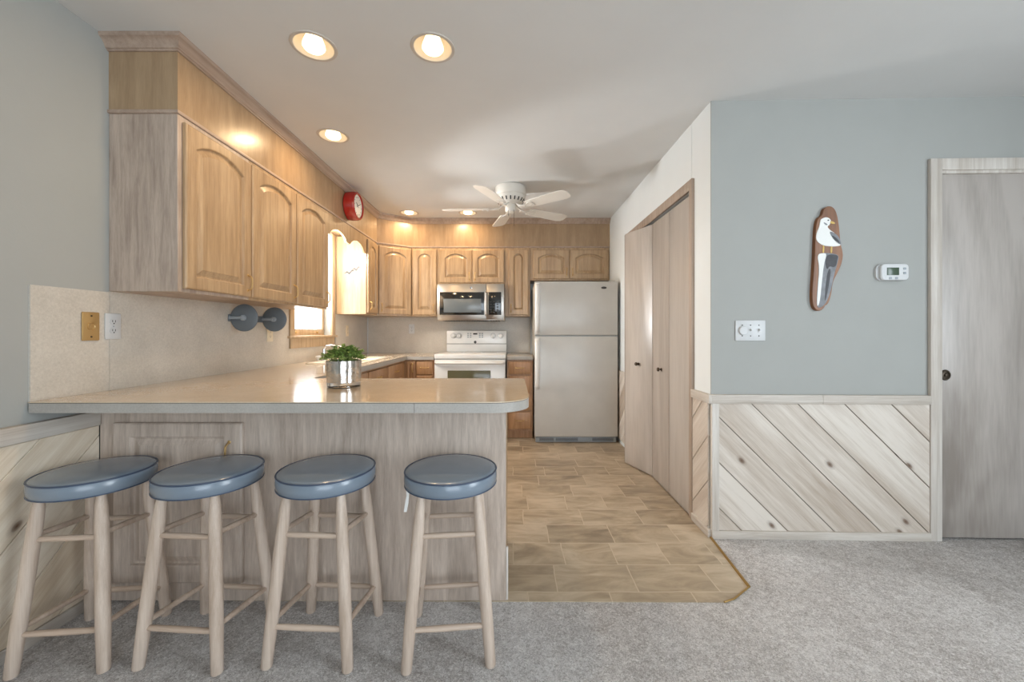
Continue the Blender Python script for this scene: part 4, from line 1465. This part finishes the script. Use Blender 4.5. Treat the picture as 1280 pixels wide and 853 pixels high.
def make_stool():
    r = thing('bar_stool', STOOLS[0][3], 'bar stool', (0, 0, 0), 0, 'bar stools at the breakfast counter')
    R = .170
    st = MB().lathe([(0, .590), (R - .008, .590), (R, .595), (R + .002, .615), (R, .638), (R - .004, .643), (R - .02, .6475), (.12, .651), (.06, .653), (0, .6535)], (0, 0, 0), 'z', 56).build('seat', M['seat'], r, smooth=70)
    MB().torus((0, 0, .641), R - .001, .0032, 56, 8).torus((0, 0, .594), R - .001, .0026, 56, 8).build('piping', M['piping'], st)
    tops, foots = {}, {}
    for sx in (-1, 1):
        for sy in (-1, 1):
            a, b = Vector((sx * .143, sy * .138, .001)), Vector((sx * .097, sy * .094, .5925))
            tops[sx, sy], foots[sx, sy] = b, a
            lg = MB().cone(a, b, [(0, .016), (.008, .0185), (.25, .0208), (.6, .0208), (.82, .0198), (.93, .0172), (.975, .0142), (1, .0125)], 20).build('leg', M['stool_wood'], r, smooth=60)
            d_ = (b - a).normalized()
            MB().lathe([(0, 0), (.013, 0), (.0145, .003), (0, .003)], (a.x, a.y, 0.0), 'z', 14).build('glide', M['slot'], lg)

    def at(sx, sy, z):
        a, b = foots[sx, sy], tops[sx, sy]
        return a.lerp(b, (z - a.z) / (b.z - a.z))

    def rung(p, q):
        MB().cone(p, q, [(0, .0075), (.15, .0095), (.5, .0105), (.85, .0095), (1, .0075)], 12).build('rung', M['stool_rung'], r, smooth=60)
    for sy, zs in ((-1, (.135, .443)), (1, (.118, .415))):
        for z in zs:
            rung(at(-1, sy, z), at(1, sy, z))
    for sx in (-1, 1):
        for z in (.15, .455):
            rung(at(sx, -1, z), at(sx, 1, z - .025))
    return r


proto = make_stool()


def dup(root, label):
    c = root.copy()
    COL.objects.link(c)
    c['label'] = label
    for ch in root.children:
        k = ch.copy()
        COL.objects.link(k)
        k.parent = c
        for g_ in ch.children:
            q = g_.copy()
            COL.objects.link(q)
            q.parent = k
    return c


for i, (x, y, a, lb) in enumerate(STOOLS):
    s = proto if i == 0 else dup(proto, lb)
    s.location = (x, y, 0)
    s.rotation_euler = (0, 0, math.radians(a))
    WORLD[s.name] = Matrix.Translation((x, y, 0)) @ Matrix.Rotation(math.radians(a), 4, 'Z')
    if i == 3:
        mb = MB()
        sx_, sy_ = x - .155, y - .035
        mb.rings([[(sx_ - .006, sy_ - .004, .592), (sx_ + .006, sy_ - .004, .592), (sx_ + .006, sy_ - .0025, .592), (sx_ - .006, sy_ - .0025, .592)],
                  [(sx_ - .002, sy_ - .006, .555), (sx_ + .007, sy_ - .006, .555), (sx_ + .007, sy_ - .0045, .555), (sx_ - .002, sy_ - .0045, .555)],
                  [(sx_ - .008, sy_ - .004, .525), (sx_ + .004, sy_ - .004, .525), (sx_ + .004, sy_ - .0025, .525), (sx_ - .008, sy_ - .0025, .525)],
                  [(sx_ - .012, sy_ - .006, .495), (sx_ - .002, sy_ - .006, .495), (sx_ - .002, sy_ - .0045, .495), (sx_ - .012, sy_ - .0045, .495)]])
        mb.build('tag', M['paint_white'], s)

# ------------------------------------------------------------------ glazing behind the camera
pd = struct(thing('window_2', 'sliding glass patio door', 'window', (.9, YF, 0)))
mb = MB()
for a, b, c_, d_ in ((-.5, 2.3, .03, .10), (-.5, 2.3, 2.12, 2.2), (-.5, -.42, .03, 2.2), (2.22, 2.3, .03, 2.2), (.86, .94, .03, 2.2)):
    mb.box(a, b, YF, YF + .05, c_, d_, .004)
mb.build('window_frame', M['white'], pd)
MB().box(-.42, 2.22, YF + .005, YF + .012, .10, 2.12).build('pane', M['pane_lit'], pd)
pd = struct(thing('window_3', 'side window', 'window', (XR, -.6, .8)))
mb = MB()
for a, b, c_, d_ in ((-1.65, .45, .74, .80), (-1.65, .45, 2.1, 2.16), (-1.65, -1.6, .74, 2.16), (.4, .45, .74, 2.16), (-.63, -.57, .74, 2.16)):
    mb.box(XR - .05, XR, a, b, c_, d_, .004)
mb.build('window_frame', M['white'], pd)
MB().box(XR - .012, XR - .005, -1.6, .4, .8, 2.1).build('pane', M['pane_lit'], pd)
